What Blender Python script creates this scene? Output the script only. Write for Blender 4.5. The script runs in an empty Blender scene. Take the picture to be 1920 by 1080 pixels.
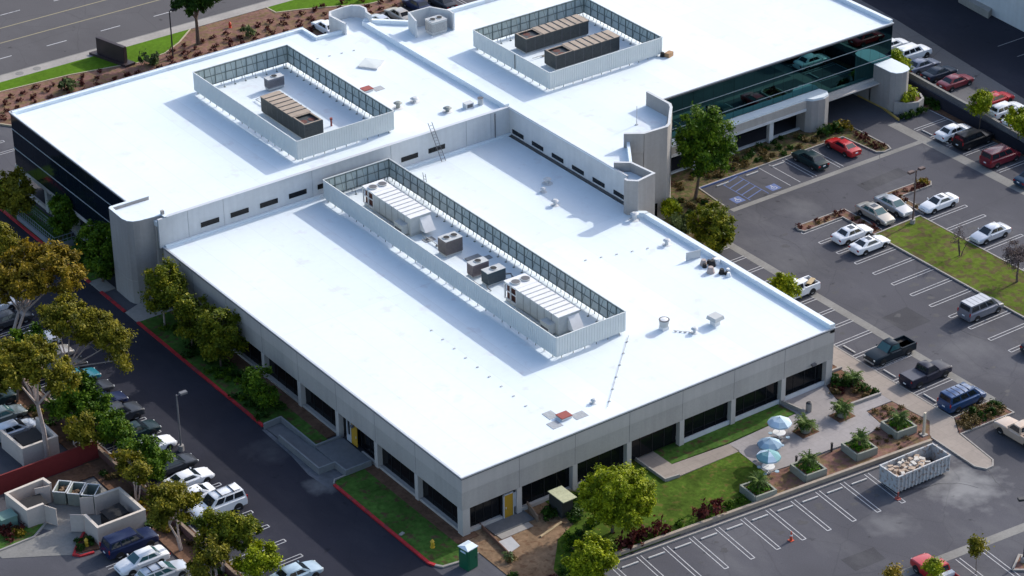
import bpy, bmesh, math, random
from mathutils import Vector, Matrix
random.seed(11)
C = bpy.context.scene.collection
SC = bpy.context.scene
rad = math.radians

# ------------------------------------------------------------ camera
cd = bpy.data.cameras.new('camera'); cam = bpy.data.objects.new('camera', cd); C.objects.link(cam)
cd.sensor_width = 36; cd.lens = 92.823; cd.clip_start = 1; cd.clip_end = 3000
Rr = Vector((0.8106130, -0.5854779, -0.0110549)); Ru = Vector((0.2949648, 0.3919341, 0.8714261)); Rd = Vector((0.5058679, 0.7096501, -0.4904022))
m = Matrix.Identity(4)
for i in range(3):
    m[i][0] = Rr[i]; m[i][1] = Ru[i]; m[i][2] = -Rd[i]
m[0][3], m[1][3], m[2][3] = -106.0969, -156.6310, 131.2512
cam.matrix_world = m
SC.camera = cam

# ------------------------------------------------------------ sky, sun, exposure
SUNV = Vector((3.9, 0.5, 2.3)).normalized()
el = math.asin(SUNV.z); az = math.atan2(SUNV.x, SUNV.y)
w = bpy.data.worlds.new('World'); SC.world = w; w.use_nodes = True
nt = w.node_tree; bg = nt.nodes['Background']
sk = nt.nodes.new('ShaderNodeTexSky'); sk.sky_type = 'NISHITA'; sk.sun_disc = False
sk.sun_elevation = el; sk.sun_rotation = az
sk.air_density = 1.0; sk.dust_density = 2.5; sk.ozone_density = 1.2
nt.links.new(sk.outputs[0], bg.inputs[0]); bg.inputs[1].default_value = 0.15
sl = bpy.data.lights.new('sun', 'SUN'); so = bpy.data.objects.new('sun', sl); C.objects.link(so)
sl.energy = 2.3; sl.angle = rad(0.6); sl.color = (1.0, 0.95, 0.87)
so.rotation_euler = SUNV.to_track_quat('Z', 'Y').to_euler(); so.location = (60, 20, 120)
SC.view_settings.view_transform = 'Standard'; SC.view_settings.look = 'None'
SC.view_settings.exposure = 0.76; SC.view_settings.gamma = 1
SC.render.engine = 'CYCLES'

# ------------------------------------------------------------ materials
MATS = {}
def M(name, col, rough=0.8, var=0.12, sc=1.0, bump=0.0, metal=0.0, spec=0.4, big=0.0, bigsc=0.05, col2=None, mix=0.0, coat=0.0, trans=0.0, streak=0.0):
    """procedural principled material: fine noise plus broad patches, optional second colour in blotches"""
    if name in MATS: return MATS[name]
    mt = bpy.data.materials.new(name); mt.use_nodes = True; n = mt.node_tree.nodes; l = mt.node_tree.links
    b = n['Principled BSDF']; b.inputs['Roughness'].default_value = rough; b.inputs['Metallic'].default_value = metal
    b.inputs['Specular IOR Level'].default_value = spec
    if coat: b.inputs['Coat Weight'].default_value = coat; b.inputs['Coat Roughness'].default_value = 0.08
    tc = n.new('ShaderNodeTexCoord')
    no = n.new('ShaderNodeTexNoise'); no.inputs['Scale'].default_value = sc; no.inputs['Detail'].default_value = 6; no.inputs['Roughness'].default_value = 0.65
    l.new(tc.outputs['Object'], no.inputs['Vector'])
    base = n.new('ShaderNodeRGB'); base.outputs[0].default_value = (*col, 1); cur = base.outputs[0]
    if col2:
        n2 = n.new('ShaderNodeTexNoise'); n2.inputs['Scale'].default_value = bigsc * 4; n2.inputs['Detail'].default_value = 5; n2.inputs['Roughness'].default_value = 0.6
        l.new(tc.outputs['Object'], n2.inputs['Vector'])
        rp = n.new('ShaderNodeMapRange'); rp.inputs['From Min'].default_value = 0.62 - mix * 0.3; rp.inputs['From Max'].default_value = 0.72 - mix * 0.3; rp.clamp = True
        l.new(n2.outputs['Fac'], rp.inputs['Value'])
        mx = n.new('ShaderNodeMix'); mx.data_type = 'RGBA'; l.new(rp.outputs[0], mx.inputs['Factor']); l.new(cur, mx.inputs['A']); mx.inputs['B'].default_value = (*col2, 1); cur = mx.outputs['Result']
    hs = n.new('ShaderNodeHueSaturation'); l.new(cur, hs.inputs['Color'])
    mr = n.new('ShaderNodeMapRange'); mr.inputs['From Min'].default_value = 0.3; mr.inputs['From Max'].default_value = 0.7
    mr.inputs['To Min'].default_value = 1 - var; mr.inputs['To Max'].default_value = 1 + var
    l.new(no.outputs['Fac'], mr.inputs['Value']); val = mr.outputs[0]
    if big:
        nb = n.new('ShaderNodeTexNoise'); nb.inputs['Scale'].default_value = bigsc; nb.inputs['Detail'].default_value = 4; l.new(tc.outputs['Object'], nb.inputs['Vector'])
        mb = n.new('ShaderNodeMapRange'); mb.inputs['From Min'].default_value = 0.35; mb.inputs['From Max'].default_value = 0.65; mb.inputs['To Min'].default_value = 1 - big; mb.inputs['To Max'].default_value = 1 + big
        l.new(nb.outputs['Fac'], mb.inputs['Value']); mm = n.new('ShaderNodeMath'); mm.operation = 'MULTIPLY'; l.new(val, mm.inputs[0]); l.new(mb.outputs[0], mm.inputs[1]); val = mm.outputs[0]
    if streak:     # rain streaks running down the wall
        mp = n.new('ShaderNodeMapping'); mp.inputs['Scale'].default_value = (2.2, 2.2, 0.12); l.new(tc.outputs['Object'], mp.inputs['Vector'])
        ns = n.new('ShaderNodeTexNoise'); ns.inputs['Scale'].default_value = 1.0; ns.inputs['Detail'].default_value = 5; l.new(mp.outputs[0], ns.inputs['Vector'])
        m5 = n.new('ShaderNodeMapRange'); m5.inputs['From Min'].default_value = 0.35; m5.inputs['From Max'].default_value = 0.65; m5.inputs['To Min'].default_value = 1 - streak; m5.inputs['To Max'].default_value = 1 + streak * .6
        l.new(ns.outputs['Fac'], m5.inputs['Value']); m6 = n.new('ShaderNodeMath'); m6.operation = 'MULTIPLY'; l.new(val, m6.inputs[0]); l.new(m5.outputs[0], m6.inputs[1]); val = m6.outputs[0]
    l.new(val, hs.inputs['Value']); l.new(hs.outputs[0], b.inputs['Base Color'])
    if bump:
        bp = n.new('ShaderNodeBump'); bp.inputs['Strength'].default_value = bump; bp.inputs['Distance'].default_value = 0.05
        l.new(no.outputs['Fac'], bp.inputs['Height']); l.new(bp.outputs[0], b.inputs['Normal'])
    MATS[name] = mt; return mt

def leafmat(name, c1, c2, c3):
    """leaf material: every leaf its own tone between three colours, thin and slightly translucent"""
    if name in MATS: return MATS[name]
    mt = bpy.data.materials.new(name); mt.use_nodes = True; n = mt.node_tree.nodes; l = mt.node_tree.links
    b = n['Principled BSDF']; b.inputs['Roughness'].default_value = 0.55; b.inputs['Specular IOR Level'].default_value = 0.12
    g = n.new('ShaderNodeNewGeometry'); rp = n.new('ShaderNodeValToRGB'); e = rp.color_ramp.elements
    e[0].color = (*c1, 1); e[1].color = (*c3, 1); k = e.new(0.5); k.color = (*c2, 1)
    tc = n.new('ShaderNodeTexCoord'); no = n.new('ShaderNodeTexNoise'); no.inputs['Scale'].default_value = 0.9; l.new(tc.outputs['Object'], no.inputs['Vector'])
    ad = n.new('ShaderNodeMath'); ad.operation = 'MULTIPLY_ADD'; ad.inputs[1].default_value = 0.55
    l.new(g.outputs['Random Per Island'], ad.inputs[0])
    ms = n.new('ShaderNodeMath'); ms.operation = 'MULTIPLY_ADD'; ms.inputs[1].default_value = 1.6; ms.inputs[2].default_value = -0.58; l.new(no.outputs['Fac'], ms.inputs[0]); l.new(ms.outputs[0], ad.inputs[2])
    l.new(ad.outputs[0], rp.inputs[0]); l.new(rp.outputs[0], b.inputs['Base Color'])
    tr = n.new('ShaderNodeBsdfTranslucent'); l.new(rp.outputs[0], tr.inputs[0]); mx = n.new('ShaderNodeMixShader'); mx.inputs[0].default_value = 0.25
    l.new(b.outputs[0], mx.inputs[1]); l.new(tr.outputs[0], mx.inputs[2]); l.new(mx.outputs[0], n['Material Output'].inputs[0])
    MATS[name] = mt; return mt

def glassmat(name, col, rough=0.03, spec=0.9, metal=0.0):
    mt = M(name, col, rough=rough, var=0.05, sc=0.3, spec=spec, metal=metal); return mt

def asphalt(name, col, crack=0.35, patch=0.18, dust=(0.15, 0.15, 0.155), dustmix=0.55, spots=()):
    if name in MATS: return MATS[name]
    mt = M(name, col, rough=0.92, var=0.16, sc=9.0, spec=0.2, big=patch, bigsc=0.07)
    n = mt.node_tree.nodes; l = mt.node_tree.links; b = n['Principled BSDF']
    src = b.inputs['Base Color'].links[0].from_socket
    tc = n.new('ShaderNodeTexCoord')
    # worn paler streaks along the driving lanes
    mp = n.new('ShaderNodeMapping'); mp.inputs['Scale'].default_value = (0.16, 0.07, 1); mp.inputs['Rotation'].default_value = (0, 0, 0.2); l.new(tc.outputs['Object'], mp.inputs['Vector'])
    n2 = n.new('ShaderNodeTexNoise'); n2.inputs['Scale'].default_value = 1.0; n2.inputs['Detail'].default_value = 7; n2.inputs['Roughness'].default_value = 0.7; l.new(mp.outputs[0], n2.inputs['Vector'])
    r = n.new('ShaderNodeMapRange'); r.inputs['From Min'].default_value = 0.5; r.inputs['From Max'].default_value = 0.8; r.inputs['To Max'].default_value = dustmix; l.new(n2.outputs['Fac'], r.inputs['Value'])
    mx = n.new('ShaderNodeMix'); mx.data_type = 'RGBA'; l.new(r.outputs[0], mx.inputs['Factor']); l.new(src, mx.inputs['A']); mx.inputs['B'].default_value = (*dust, 1)
    # dusty spills with ragged edges at given spots
    for (sx, sy, sr, ss) in spots:
        vd = n.new('ShaderNodeVectorMath'); vd.operation = 'DISTANCE'; l.new(tc.outputs['Object'], vd.inputs[0]); vd.inputs[1].default_value = (sx, sy, 0)
        ng = n.new('ShaderNodeTexNoise'); ng.inputs['Scale'].default_value = 0.7; ng.inputs['Detail'].default_value = 8; l.new(tc.outputs['Object'], ng.inputs['Vector'])
        ma = n.new('ShaderNodeMath'); ma.operation = 'MULTIPLY_ADD'; ma.inputs[1].default_value = sr * 1.8; l.new(ng.outputs['Fac'], ma.inputs[0]); l.new(vd.outputs['Value'], ma.inputs[2])
        mr2 = n.new('ShaderNodeMapRange'); mr2.inputs['From Min'].default_value = sr * 1.0; mr2.inputs['From Max'].default_value = sr * 1.9; mr2.inputs['To Min'].default_value = ss; mr2.inputs['To Max'].default_value = 0; l.new(ma.outputs[0], mr2.inputs['Value'])
        m7 = n.new('ShaderNodeMix'); m7.data_type = 'RGBA'; l.new(mr2.outputs[0], m7.inputs['Factor']); l.new(mx.outputs['Result'], m7.inputs['A']); m7.inputs['B'].default_value = (0.30, 0.30, 0.30, 1); mx = m7
    # crack and tar lines
    nz = n.new('ShaderNodeTexNoise'); nz.inputs['Scale'].default_value = 0.5; nz.inputs['Detail'].default_value = 3; l.new(tc.outputs['Object'], nz.inputs['Vector'])
    va = n.new('ShaderNodeMix'); va.data_type = 'RGBA'; va.inputs['Factor'].default_value = 0.35; l.new(tc.outputs['Object'], va.inputs['A']); l.new(nz.outputs['Color'], va.inputs['B'])
    vo = n.new('ShaderNodeTexVoronoi'); vo.feature = 'DISTANCE_TO_EDGE'; vo.inputs['Scale'].default_value = 0.22; l.new(va.outputs['Result'], vo.inputs['Vector'])
    cr = n.new('ShaderNodeMapRange'); cr.inputs['From Min'].default_value = 0.0; cr.inputs['From Max'].default_value = 0.012; cr.inputs['To Min'].default_value = 1 - crack; cr.inputs['To Max'].default_value = 1; l.new(vo.outputs['Distance'], cr.inputs['Value'])
    # oil drips
    v2 = n.new('ShaderNodeTexNoise'); v2.inputs['Scale'].default_value = 0.8; v2.inputs['Detail'].default_value = 4; l.new(tc.outputs['Object'], v2.inputs['Vector'])
    o2 = n.new('ShaderNodeMapRange'); o2.inputs['From Min'].default_value = 0.66; o2.inputs['From Max'].default_value = 0.74; o2.inputs['To Min'].default_value = 1; o2.inputs['To Max'].default_value = 0.6; l.new(v2.outputs['Fac'], o2.inputs['Value'])
    mu = n.new('ShaderNodeMath'); mu.operation = 'MULTIPLY'; l.new(cr.outputs[0], mu.inputs[0]); l.new(o2.outputs[0], mu.inputs[1])
    h = n.new('ShaderNodeHueSaturation'); l.new(mx.outputs['Result'], h.inputs['Color']); l.new(mu.outputs[0], h.inputs['Value']); l.new(h.outputs[0], b.inputs['Base Color'])
    return mt

def pave(name, col, px, py, joint=0.7, lw=0.02, rot=0.0, **k):
    """slab paving or panelled wall: noise colour with straight joints every px, py metres"""
    if name in MATS: return MATS[name]
    mt = M(name, col, **k); n = mt.node_tree.nodes; l = mt.node_tree.links; b = n['Principled BSDF']; src = b.inputs['Base Color'].links[0].from_socket
    tc = n.new('ShaderNodeTexCoord'); mp = n.new('ShaderNodeMapping'); mp.inputs['Rotation'].default_value = (0, 0, rot); l.new(tc.outputs['Object'], mp.inputs['Vector'])
    br = n.new('ShaderNodeTexBrick'); br.offset = 0; br.inputs['Scale'].default_value = 1; br.inputs['Mortar Size'].default_value = lw; br.inputs['Brick Width'].default_value = px; br.inputs['Row Height'].default_value = py
    br.inputs['Color1'].default_value = (1, 1, 1, 1); br.inputs['Color2'].default_value = (0.93, 0.93, 0.93, 1); br.inputs['Mortar'].default_value = (joint, joint, joint, 1); l.new(mp.outputs[0], br.inputs['Vector'])
    mx = n.new('ShaderNodeMix'); mx.data_type = 'RGBA'; mx.blend_type = 'MULTIPLY'; mx.inputs['Factor'].default_value = 1; l.new(src, mx.inputs['A']); l.new(br.outputs['Color'], mx.inputs['B']); l.new(mx.outputs['Result'], b.inputs['Base Color'])
    return mt

ROOF = pave('roof_membrane', (0.68, 0.75, 0.80), 3.05, 30.0, joint=0.92, lw=0.05, rough=0.55, var=0.02, sc=1.5, big=0.025, bigsc=0.12, spec=0.3, col2=(0.62, 0.655, 0.70), mix=0.10)
ASPH = asphalt('asphalt', (0.070, 0.070, 0.082), crack=0.14, spots=((40.5, -20.0, 4.2, .6), (43.0, -14.5, 2.6, .5), (31.0, -20.5, 2.5, .25), (58.0, -3.0, 3.0, .12), (64.0, 29.0, 3.0, .12)))
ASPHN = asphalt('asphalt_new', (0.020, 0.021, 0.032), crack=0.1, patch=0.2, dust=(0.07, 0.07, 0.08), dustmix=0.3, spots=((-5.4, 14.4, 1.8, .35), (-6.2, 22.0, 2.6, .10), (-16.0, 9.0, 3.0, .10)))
ASPHS = asphalt('asphalt_street', (0.085, 0.082, 0.088), crack=0.15, patch=0.08, dustmix=0.3)
CONC = M('concrete', (0.29, 0.27, 0.25), rough=0.85, var=0.10, sc=3, big=0.08, bigsc=0.3, bump=0.1)
CONW = pave('concrete_walk', (0.27, 0.23, 0.20), 1.5, 1.5, joint=0.75, lw=0.015, rough=0.85, var=0.08, sc=3, big=0.08, bigsc=0.3)
CONP = pave('concrete_plaza', (0.27, 0.25, 0.25), 1.7, 1.7, joint=0.8, lw=0.015, rough=0.85, var=0.08, sc=3, big=0.06, bigsc=0.3)
CONG = M('concrete_gutter', (0.19, 0.185, 0.175), rough=0.9, var=0.14, sc=4, big=0.12, bigsc=0.3)
CONNE = asphalt('concrete_lane', (0.115, 0.112, 0.115), crack=0.25, patch=0.12)
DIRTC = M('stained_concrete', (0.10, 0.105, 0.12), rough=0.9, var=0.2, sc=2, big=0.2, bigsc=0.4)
FACADE = M('facade_concrete', (0.40, 0.375, 0.35), streak=0.05, rough=0.9, var=0.06, sc=5, big=0.06, bigsc=0.25)
FACADEU = M('facade_concrete_smooth', (0.46, 0.43, 0.405), streak=0.04, rough=0.9, var=0.04, sc=5, big=0.05, bigsc=0.25)
WALLW = M('roof_wall_paint', (0.52, 0.535, 0.55), streak=0.04, rough=0.8, var=0.04, sc=2, big=0.05, bigsc=0.3)
WALLT = M('tower_stucco', (0.32, 0.305, 0.295), streak=0.06, rough=0.9, var=0.05, sc=3, big=0.05, bigsc=0.3)
JOINT = M('joint_sealant', (0.12, 0.12, 0.13), rough=0.9)
COPE = M('coping_metal', (0.55, 0.57, 0.60), rough=0.45, var=0.04, metal=0.3)
COPD = M('coping_dark', (0.10, 0.10, 0.11), rough=0.6)
BLACKG = glassmat('dark_glass', (0.006, 0.007, 0.009), rough=0.08, spec=0.25)
NAVYG = M('curtain_glass_dark', (0.005, 0.010, 0.018), rough=0.10, var=0.15, sc=0.4, spec=0.16)
TEALG = M('curtain_glass_teal', (0.055, 0.16, 0.165), rough=0.02, var=0.05, sc=0.4, metal=1.0)
MULL = M('mullion_metal', (0.38, 0.42, 0.45), rough=0.5, metal=0.3)
SCRN = M('screen_panel_paint', (0.60, 0.625, 0.62), rough=0.6, var=0.04, sc=1.0)
SCRI = M('screen_panel_inside', (0.42, 0.475, 0.465), rough=0.6, var=0.12, sc=1.5)
SCRF = M('screen_frame_steel', (0.17, 0.20, 0.195), rough=0.5, metal=0.3)
UNITW = M('unit_paint', (0.68, 0.68, 0.69), rough=0.5, var=0.05, sc=2)
UNITG = M('unit_grey', (0.44, 0.455, 0.46), rough=0.5, var=0.08, sc=2)
CHDK = M('chiller_louvre', (0.055, 0.062, 0.066), rough=0.6, var=0.2, sc=3, metal=0.2)
CHTAN = M('chiller_lid', (0.33, 0.265, 0.21), rough=0.7, var=0.1, sc=1.5, big=0.1, bigsc=0.5)
RUST = M('rust_coil', (0.10, 0.035, 0.028), rough=0.8, var=0.4, sc=6)
REDB = M('red_paint', (0.27, 0.065, 0.055), rough=0.7, var=0.1, sc=3)
REDC = M('red_kerb_paint', (0.38, 0.015, 0.022), rough=0.8, var=0.25, sc=2.5, col2=(0.20, 0.03, 0.035), mix=0.3, bigsc=0.3)
YELC = M('yellow_kerb_paint', (0.42, 0.30, 0.08), rough=0.8, var=0.15, sc=2)
MARK = M('marking_paint', (0.42, 0.42, 0.43), rough=0.8, var=0.22, sc=5, col2=(0.24, 0.24, 0.25), mix=0.12, bigsc=0.45)
MARKF = M('marking_faded', (0.27, 0.26, 0.26), rough=0.9, var=0.25, sc=3)
MARKB = M('marking_blue', (0.09, 0.13, 0.28), rough=0.8, var=0.15, sc=4)
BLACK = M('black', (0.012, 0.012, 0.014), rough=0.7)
TYRE = M('tyre_rubber', (0.015, 0.015, 0.016), rough=0.85)
RIM = M('wheel_rim', (0.32, 0.33, 0.35), rough=0.35, metal=0.6)
CARG = M('car_glass', (0.014, 0.02, 0.026), rough=0.05, var=0.05, spec=0.7)
CARGT = M('car_glass_teal', (0.03, 0.09, 0.10), rough=0.05, var=0.05, spec=0.7)
LAMPW = M('lamp_lens', (0.75, 0.75, 0.72), rough=0.2, spec=0.7)
LAMPR = M('lamp_lens_red', (0.35, 0.015, 0.015), rough=0.25, spec=0.6)
LAMPO = M('lamp_lens_amber', (0.6, 0.22, 0.03), rough=0.3)
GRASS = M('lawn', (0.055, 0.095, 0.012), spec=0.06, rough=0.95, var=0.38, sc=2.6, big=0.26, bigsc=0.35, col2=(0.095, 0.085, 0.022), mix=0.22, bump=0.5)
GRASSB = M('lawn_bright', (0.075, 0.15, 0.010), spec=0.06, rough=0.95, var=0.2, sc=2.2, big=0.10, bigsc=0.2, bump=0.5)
GRASSD = M('lawn_patchy', (0.055, 0.115, 0.022), spec=0.06, rough=0.95, var=0.35, sc=2.2, big=0.25, bigsc=0.3, col2=(0.08, 0.055, 0.03), mix=0.3, bump=0.5)  # green grass with brown blotches scattered at random
GRASSI = M('lawn_island', (0.085, 0.12, 0.016), spec=0.06, rough=0.95, var=0.30, sc=1.8, big=0.2, bigsc=0.25, col2=(0.085, 0.070, 0.030), mix=0.5, bump=0.5)
SOIL = M('soil', (0.13, 0.075, 0.05), spec=0.06, rough=1, var=0.3, sc=3, big=0.2, bigsc=0.4, bump=0.6)
MULCH = M('mulch', (0.19, 0.105, 0.085), spec=0.06, rough=1, var=0.3, sc=2.5, big=0.15, bigsc=0.3, bump=0.6, col2=(0.16, 0.11, 0.06), mix=0.5)
BARK = M('bark', (0.12, 0.09, 0.07), rough=0.95, var=0.3, sc=5)
BARKP = M('bark_pale', (0.36, 0.30, 0.28), rough=0.9, var=0.25, sc=3)
DIRTT = M('bare_dirt', (0.22, 0.145, 0.09), spec=0.06, rough=1, var=0.25, sc=2, big=0.2, bigsc=0.4, bump=0.6, col2=(0.15, 0.09, 0.055), mix=0.35)
BEIGE = M('beige_block', (0.46, 0.40, 0.36), rough=0.9, var=0.06, sc=3, big=0.05, bigsc=0.4)
BROWNW = M('brown_block', (0.13, 0.065, 0.055), rough=0.95, var=0.2, sc=3)
REDW = M('red_wood', (0.16, 0.018, 0.018), rough=0.9, var=0.12, sc=2)
GREYW = M('grey_block', (0.13, 0.13, 0.14), rough=0.9, var=0.12, sc=2)
GALV = M('galvanised', (0.42, 0.44, 0.46), rough=0.4, metal=0.7, var=0.1, sc=3)
STEELD = M('dark_steel', (0.05, 0.05, 0.055), rough=0.5, metal=0.4)
WHITE = M('white_paint', (0.72, 0.73, 0.75), rough=0.5, var=0.04)
GOLD = M('door_gold', (0.42, 0.24, 0.02), rough=0.6, var=0.08, sc=3)
WOOD = M('plywood', (0.42, 0.32, 0.19), rough=0.9, var=0.15, sc=2)

# ------------------------------------------------------------ mesh helpers
ORG = {}
class MB:
    def __init__(s): s.v = []; s.f = []; s.m = []
    def add(s, vs, fs, mi=0):
        k = len(s.v); s.v += [tuple(p) for p in vs]; s.f += [tuple(k + i for i in q) for q in fs]; s.m += [mi] * len(fs); return s
    def box(s, x0, y0, z0, x1, y1, z1, mi=0):
        if x0 > x1: x0, x1 = x1, x0
        if y0 > y1: y0, y1 = y1, y0
        return s.add([(x0, y0, z0), (x1, y0, z0), (x1, y1, z0), (x0, y1, z0), (x0, y0, z1), (x1, y0, z1), (x1, y1, z1), (x0, y1, z1)],
                     [(0, 3, 2, 1), (4, 5, 6, 7), (0, 1, 5, 4), (1, 2, 6, 5), (2, 3, 7, 6), (3, 0, 4, 7)], mi)
    def obox(s, cx, cy, z0, z1, lx, ly, a=0, mi=0, taper=1.0):
        c, n = math.cos(a), math.sin(a); vs = []
        for z, t in ((z0, 1), (z1, taper)):
            for dx, dy in ((-1, -1), (1, -1), (1, 1), (-1, 1)):
                x, y = dx * lx / 2 * t, dy * ly / 2 * t; vs.append((cx + x * c - y * n, cy + x * n + y * c, z))
        return s.add(vs, [(0, 3, 2, 1), (4, 5, 6, 7), (0, 1, 5, 4), (1, 2, 6, 5), (2, 3, 7, 6), (3, 0, 4, 7)], mi)
    def prism(s, poly, z0, z1, mi=0):
        n = len(poly); ar = sum(poly[i][0] * poly[(i + 1) % n][1] - poly[(i + 1) % n][0] * poly[i][1] for i in range(n))
        if ar < 0: poly = poly[::-1]
        vs = [(x, y, z0) for x, y in poly] + [(x, y, z1) for x, y in poly]
        return s.add(vs, [tuple(range(n - 1, -1, -1)), tuple(range(n, 2 * n))] + [(i, (i + 1) % n, n + (i + 1) % n, n + i) for i in range(n)], mi)
    def sheet(s, poly, z, mi=0):
        n = len(poly); ar = sum(poly[i][0] * poly[(i + 1) % n][1] - poly[(i + 1) % n][0] * poly[i][1] for i in range(n))
        if ar < 0: poly = poly[::-1]
        return s.add([(x, y, z) for x, y in poly], [tuple(range(n))], mi)
    def cyl(s, cx, cy, z0, z1, r, n=12, r2=None, mi=0):
        r2 = r if r2 is None else r2; vs = [(cx + r * math.cos(2 * math.pi * i / n), cy + r * math.sin(2 * math.pi * i / n), z0) for i in range(n)]
        vs += [(cx + r2 * math.cos(2 * math.pi * i / n), cy + r2 * math.sin(2 * math.pi * i / n), z1) for i in range(n)]
        return s.add(vs, [tuple(range(n - 1, -1, -1)), tuple(range(n, 2 * n))] + [(i, (i + 1) % n, n + (i + 1) % n, n + i) for i in range(n)], mi)
    def tube(s, pts, r, n=6, mi=0):
        pts = [Vector(p) for p in pts]; rs = r if isinstance(r, (list, tuple)) else [r] * len(pts); vs = []; fs = []
        for i, p in enumerate(pts):
            d = (pts[min(i + 1, len(pts) - 1)] - pts[max(i - 1, 0)]).normalized()
            a = d.cross(Vector((0.13, 0.31, 0.94))) if abs(d.z) < 0.9 else d.cross(Vector((1, 0.1, 0)))
            a.normalize(); b = d.cross(a)
            for k in range(n):
                t = 2 * math.pi * k / n; vs.append(p + a * math.cos(t) * rs[i] + b * math.sin(t) * rs[i])
        for i in range(len(pts) - 1):
            for k in range(n): fs.append((i * n + k, i * n + (k + 1) % n, (i + 1) * n + (k + 1) % n, (i + 1) * n + k))
        fs += [tuple(range(n - 1, -1, -1)), tuple(range((len(pts) - 1) * n, len(pts) * n))]
        return s.add(vs, fs, mi)
    def wall(s, pts, t, z0, z1, mi=0):
        """wall along a polyline, mitred, centred on it"""
        P = [Vector((p[0], p[1])) for p in pts]; L = []; Rt = []
        for i in range(len(P)):
            d1 = (P[i] - P[i - 1]).normalized() if i else (P[1] - P[0]).normalized()
            d2 = (P[i + 1] - P[i]).normalized() if i < len(P) - 1 else d1
            n1 = Vector((-d1.y, d1.x)); n2 = Vector((-d2.y, d2.x)); nn = (n1 + n2).normalized(); k = t / 2 / max(0.35, nn.dot(n1))
            L.append(P[i] + nn * k); Rt.append(P[i] - nn * k)
        n = len(P); z1s = z1 if isinstance(z1, (list, tuple)) else [z1] * n
        vs = [(*a, z0) for a in L] + [(*a, z0) for a in Rt] + [(*a, z) for a, z in zip(L, z1s)] + [(*a, z) for a, z in zip(Rt, z1s)]
        fs = []
        for i in range(n - 1):
            fs += [(i, i + 1, 2 * n + i + 1, 2 * n + i)[::-1], (n + i, n + i + 1, 3 * n + i + 1, 3 * n + i), (2 * n + i, 2 * n + i + 1, 3 * n + i + 1, 3 * n + i)[::-1], (i, i + 1, n + i + 1, n + i)]
        fs += [(0, n, 3 * n, 2 * n)[::-1], (n - 1, 2 * n - 1, 4 * n - 1, 3 * n - 1)]
        return s.add(vs, fs, mi)
    def build(s, name, mats, parent=None, loc=None, smooth=False, bevel=0, local=False, recalc=True, ang=35):
        me = bpy.data.meshes.new(name)
        off = Vector((0, 0, 0))
        if not local:
            if parent is not None: off = ORG.get(parent.name, Vector((0, 0, 0)))
            elif loc is not None: off = Vector(loc)
        me.from_pydata([(x - off.x, y - off.y, z - off.z) for x, y, z in s.v], [], s.f)
        if not isinstance(mats, (list, tuple)): mats = [mats]
        for mt in mats: me.materials.append(mt)
        if len(mats) > 1: me.polygons.foreach_set('material_index', s.m)
        if recalc or bevel:
            bm = bmesh.new(); bm.from_mesh(me)
            if recalc: bmesh.ops.recalc_face_normals(bm, faces=bm.faces)
            if bevel: bmesh.ops.bevel(bm, geom=[e for e in bm.edges if len(e.link_faces) == 2 and e.calc_face_angle(0) > 0.6], offset=bevel, segments=2, affect='EDGES', clamp_overlap=True)
            bm.to_mesh(me); bm.free()
        me.update()
        if smooth:
            me.shade_smooth()
            try: me.set_sharp_from_angle(angle=rad(ang))
            except Exception: pass
        o = bpy.data.objects.new(name, me); C.objects.link(o)
        if parent is not None: o.parent = parent; ORG[o.name] = ORG.get(parent.name, Vector((0, 0, 0)))
        elif loc is not None: o.location = loc; ORG[o.name] = Vector(loc)
        return o

def tag(o, label=None, cat=None, group=None, kind=None):
    if label: o['label'] = label
    if cat: o['category'] = cat
    if group: o['group'] = group
    if kind: o['kind'] = kind
    return o
def thing(name, label, cat, loc=(0, 0, 0), rotz=0, group=None):
    o = bpy.data.objects.new(name, None); C.objects.link(o); o.location = loc; o.rotation_euler = (0, 0, rotz); o.empty_display_size = 0.3
    ORG[o.name] = Vector(loc); return tag(o, label, cat, group)
def copy_tree(o, parent=None, loc=None, rotz=None, label=None):
    c = o.copy(); C.objects.link(c); c.parent = parent
    if loc is not None: c.location = loc; ORG[c.name] = Vector(loc)
    if rotz is not None: c.rotation_euler = (0, 0, rotz)
    if label: c['label'] = label
    for ch in list(o.children): copy_tree(ch, c)
    return c
def struct(name, mb, mat, **k): return tag(mb.build(name, mat, **k), kind='structure')
def part(name, mb, mat, parent, **k): return mb.build(name, mat, parent, **k)
def R2(x, y, a, ox=0, oy=0):
    c, s = math.cos(a), math.sin(a); return (ox + x * c - y * s, oy + x * s + y * c)

# ============================================================ GROUND
struct('ground', MB().sheet([(-450, -450), (600, -450), (600, 600), (-450, 600)], 0.0), ASPH)
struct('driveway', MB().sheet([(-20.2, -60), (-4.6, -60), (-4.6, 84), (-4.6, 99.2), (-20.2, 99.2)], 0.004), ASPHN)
struct('street', MB().sheet([(-260, 111.5), (400, 111.5), (400, 170), (-260, 170)], 0.004), ASPHS)
s_ = MB()
for k in range(-8, 14):
    s_.box(19.2 + 7.4 * k, 115.95, 0.004, 21.9 + 7.4 * k, 116.1, 0.008); s_.box(18.9 + 7.4 * k, 127.9, 0.004, 21.6 + 7.4 * k, 128.05, 0.008)
struct('lane_markings', s_, MARK)
struct('median_markings', MB().box(-200, 120.1, 0.004, 300, 120.3, 0.009).box(-200, 124.2, 0.004, 300, 124.4, 0.009), M('marking_yellow', (0.25, 0.22, 0.14), rough=0.9, var=0.15, sc=4))
struct('pavement', MB().prism([(-200, 109.6), (300, 109.6), (300, 111.3), (-200, 111.3)], 0, 0.15), CONC)
struct('kerb', MB().box(-200, 111.3, 0, 300, 111.5, 0.145), CONG)
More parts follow.
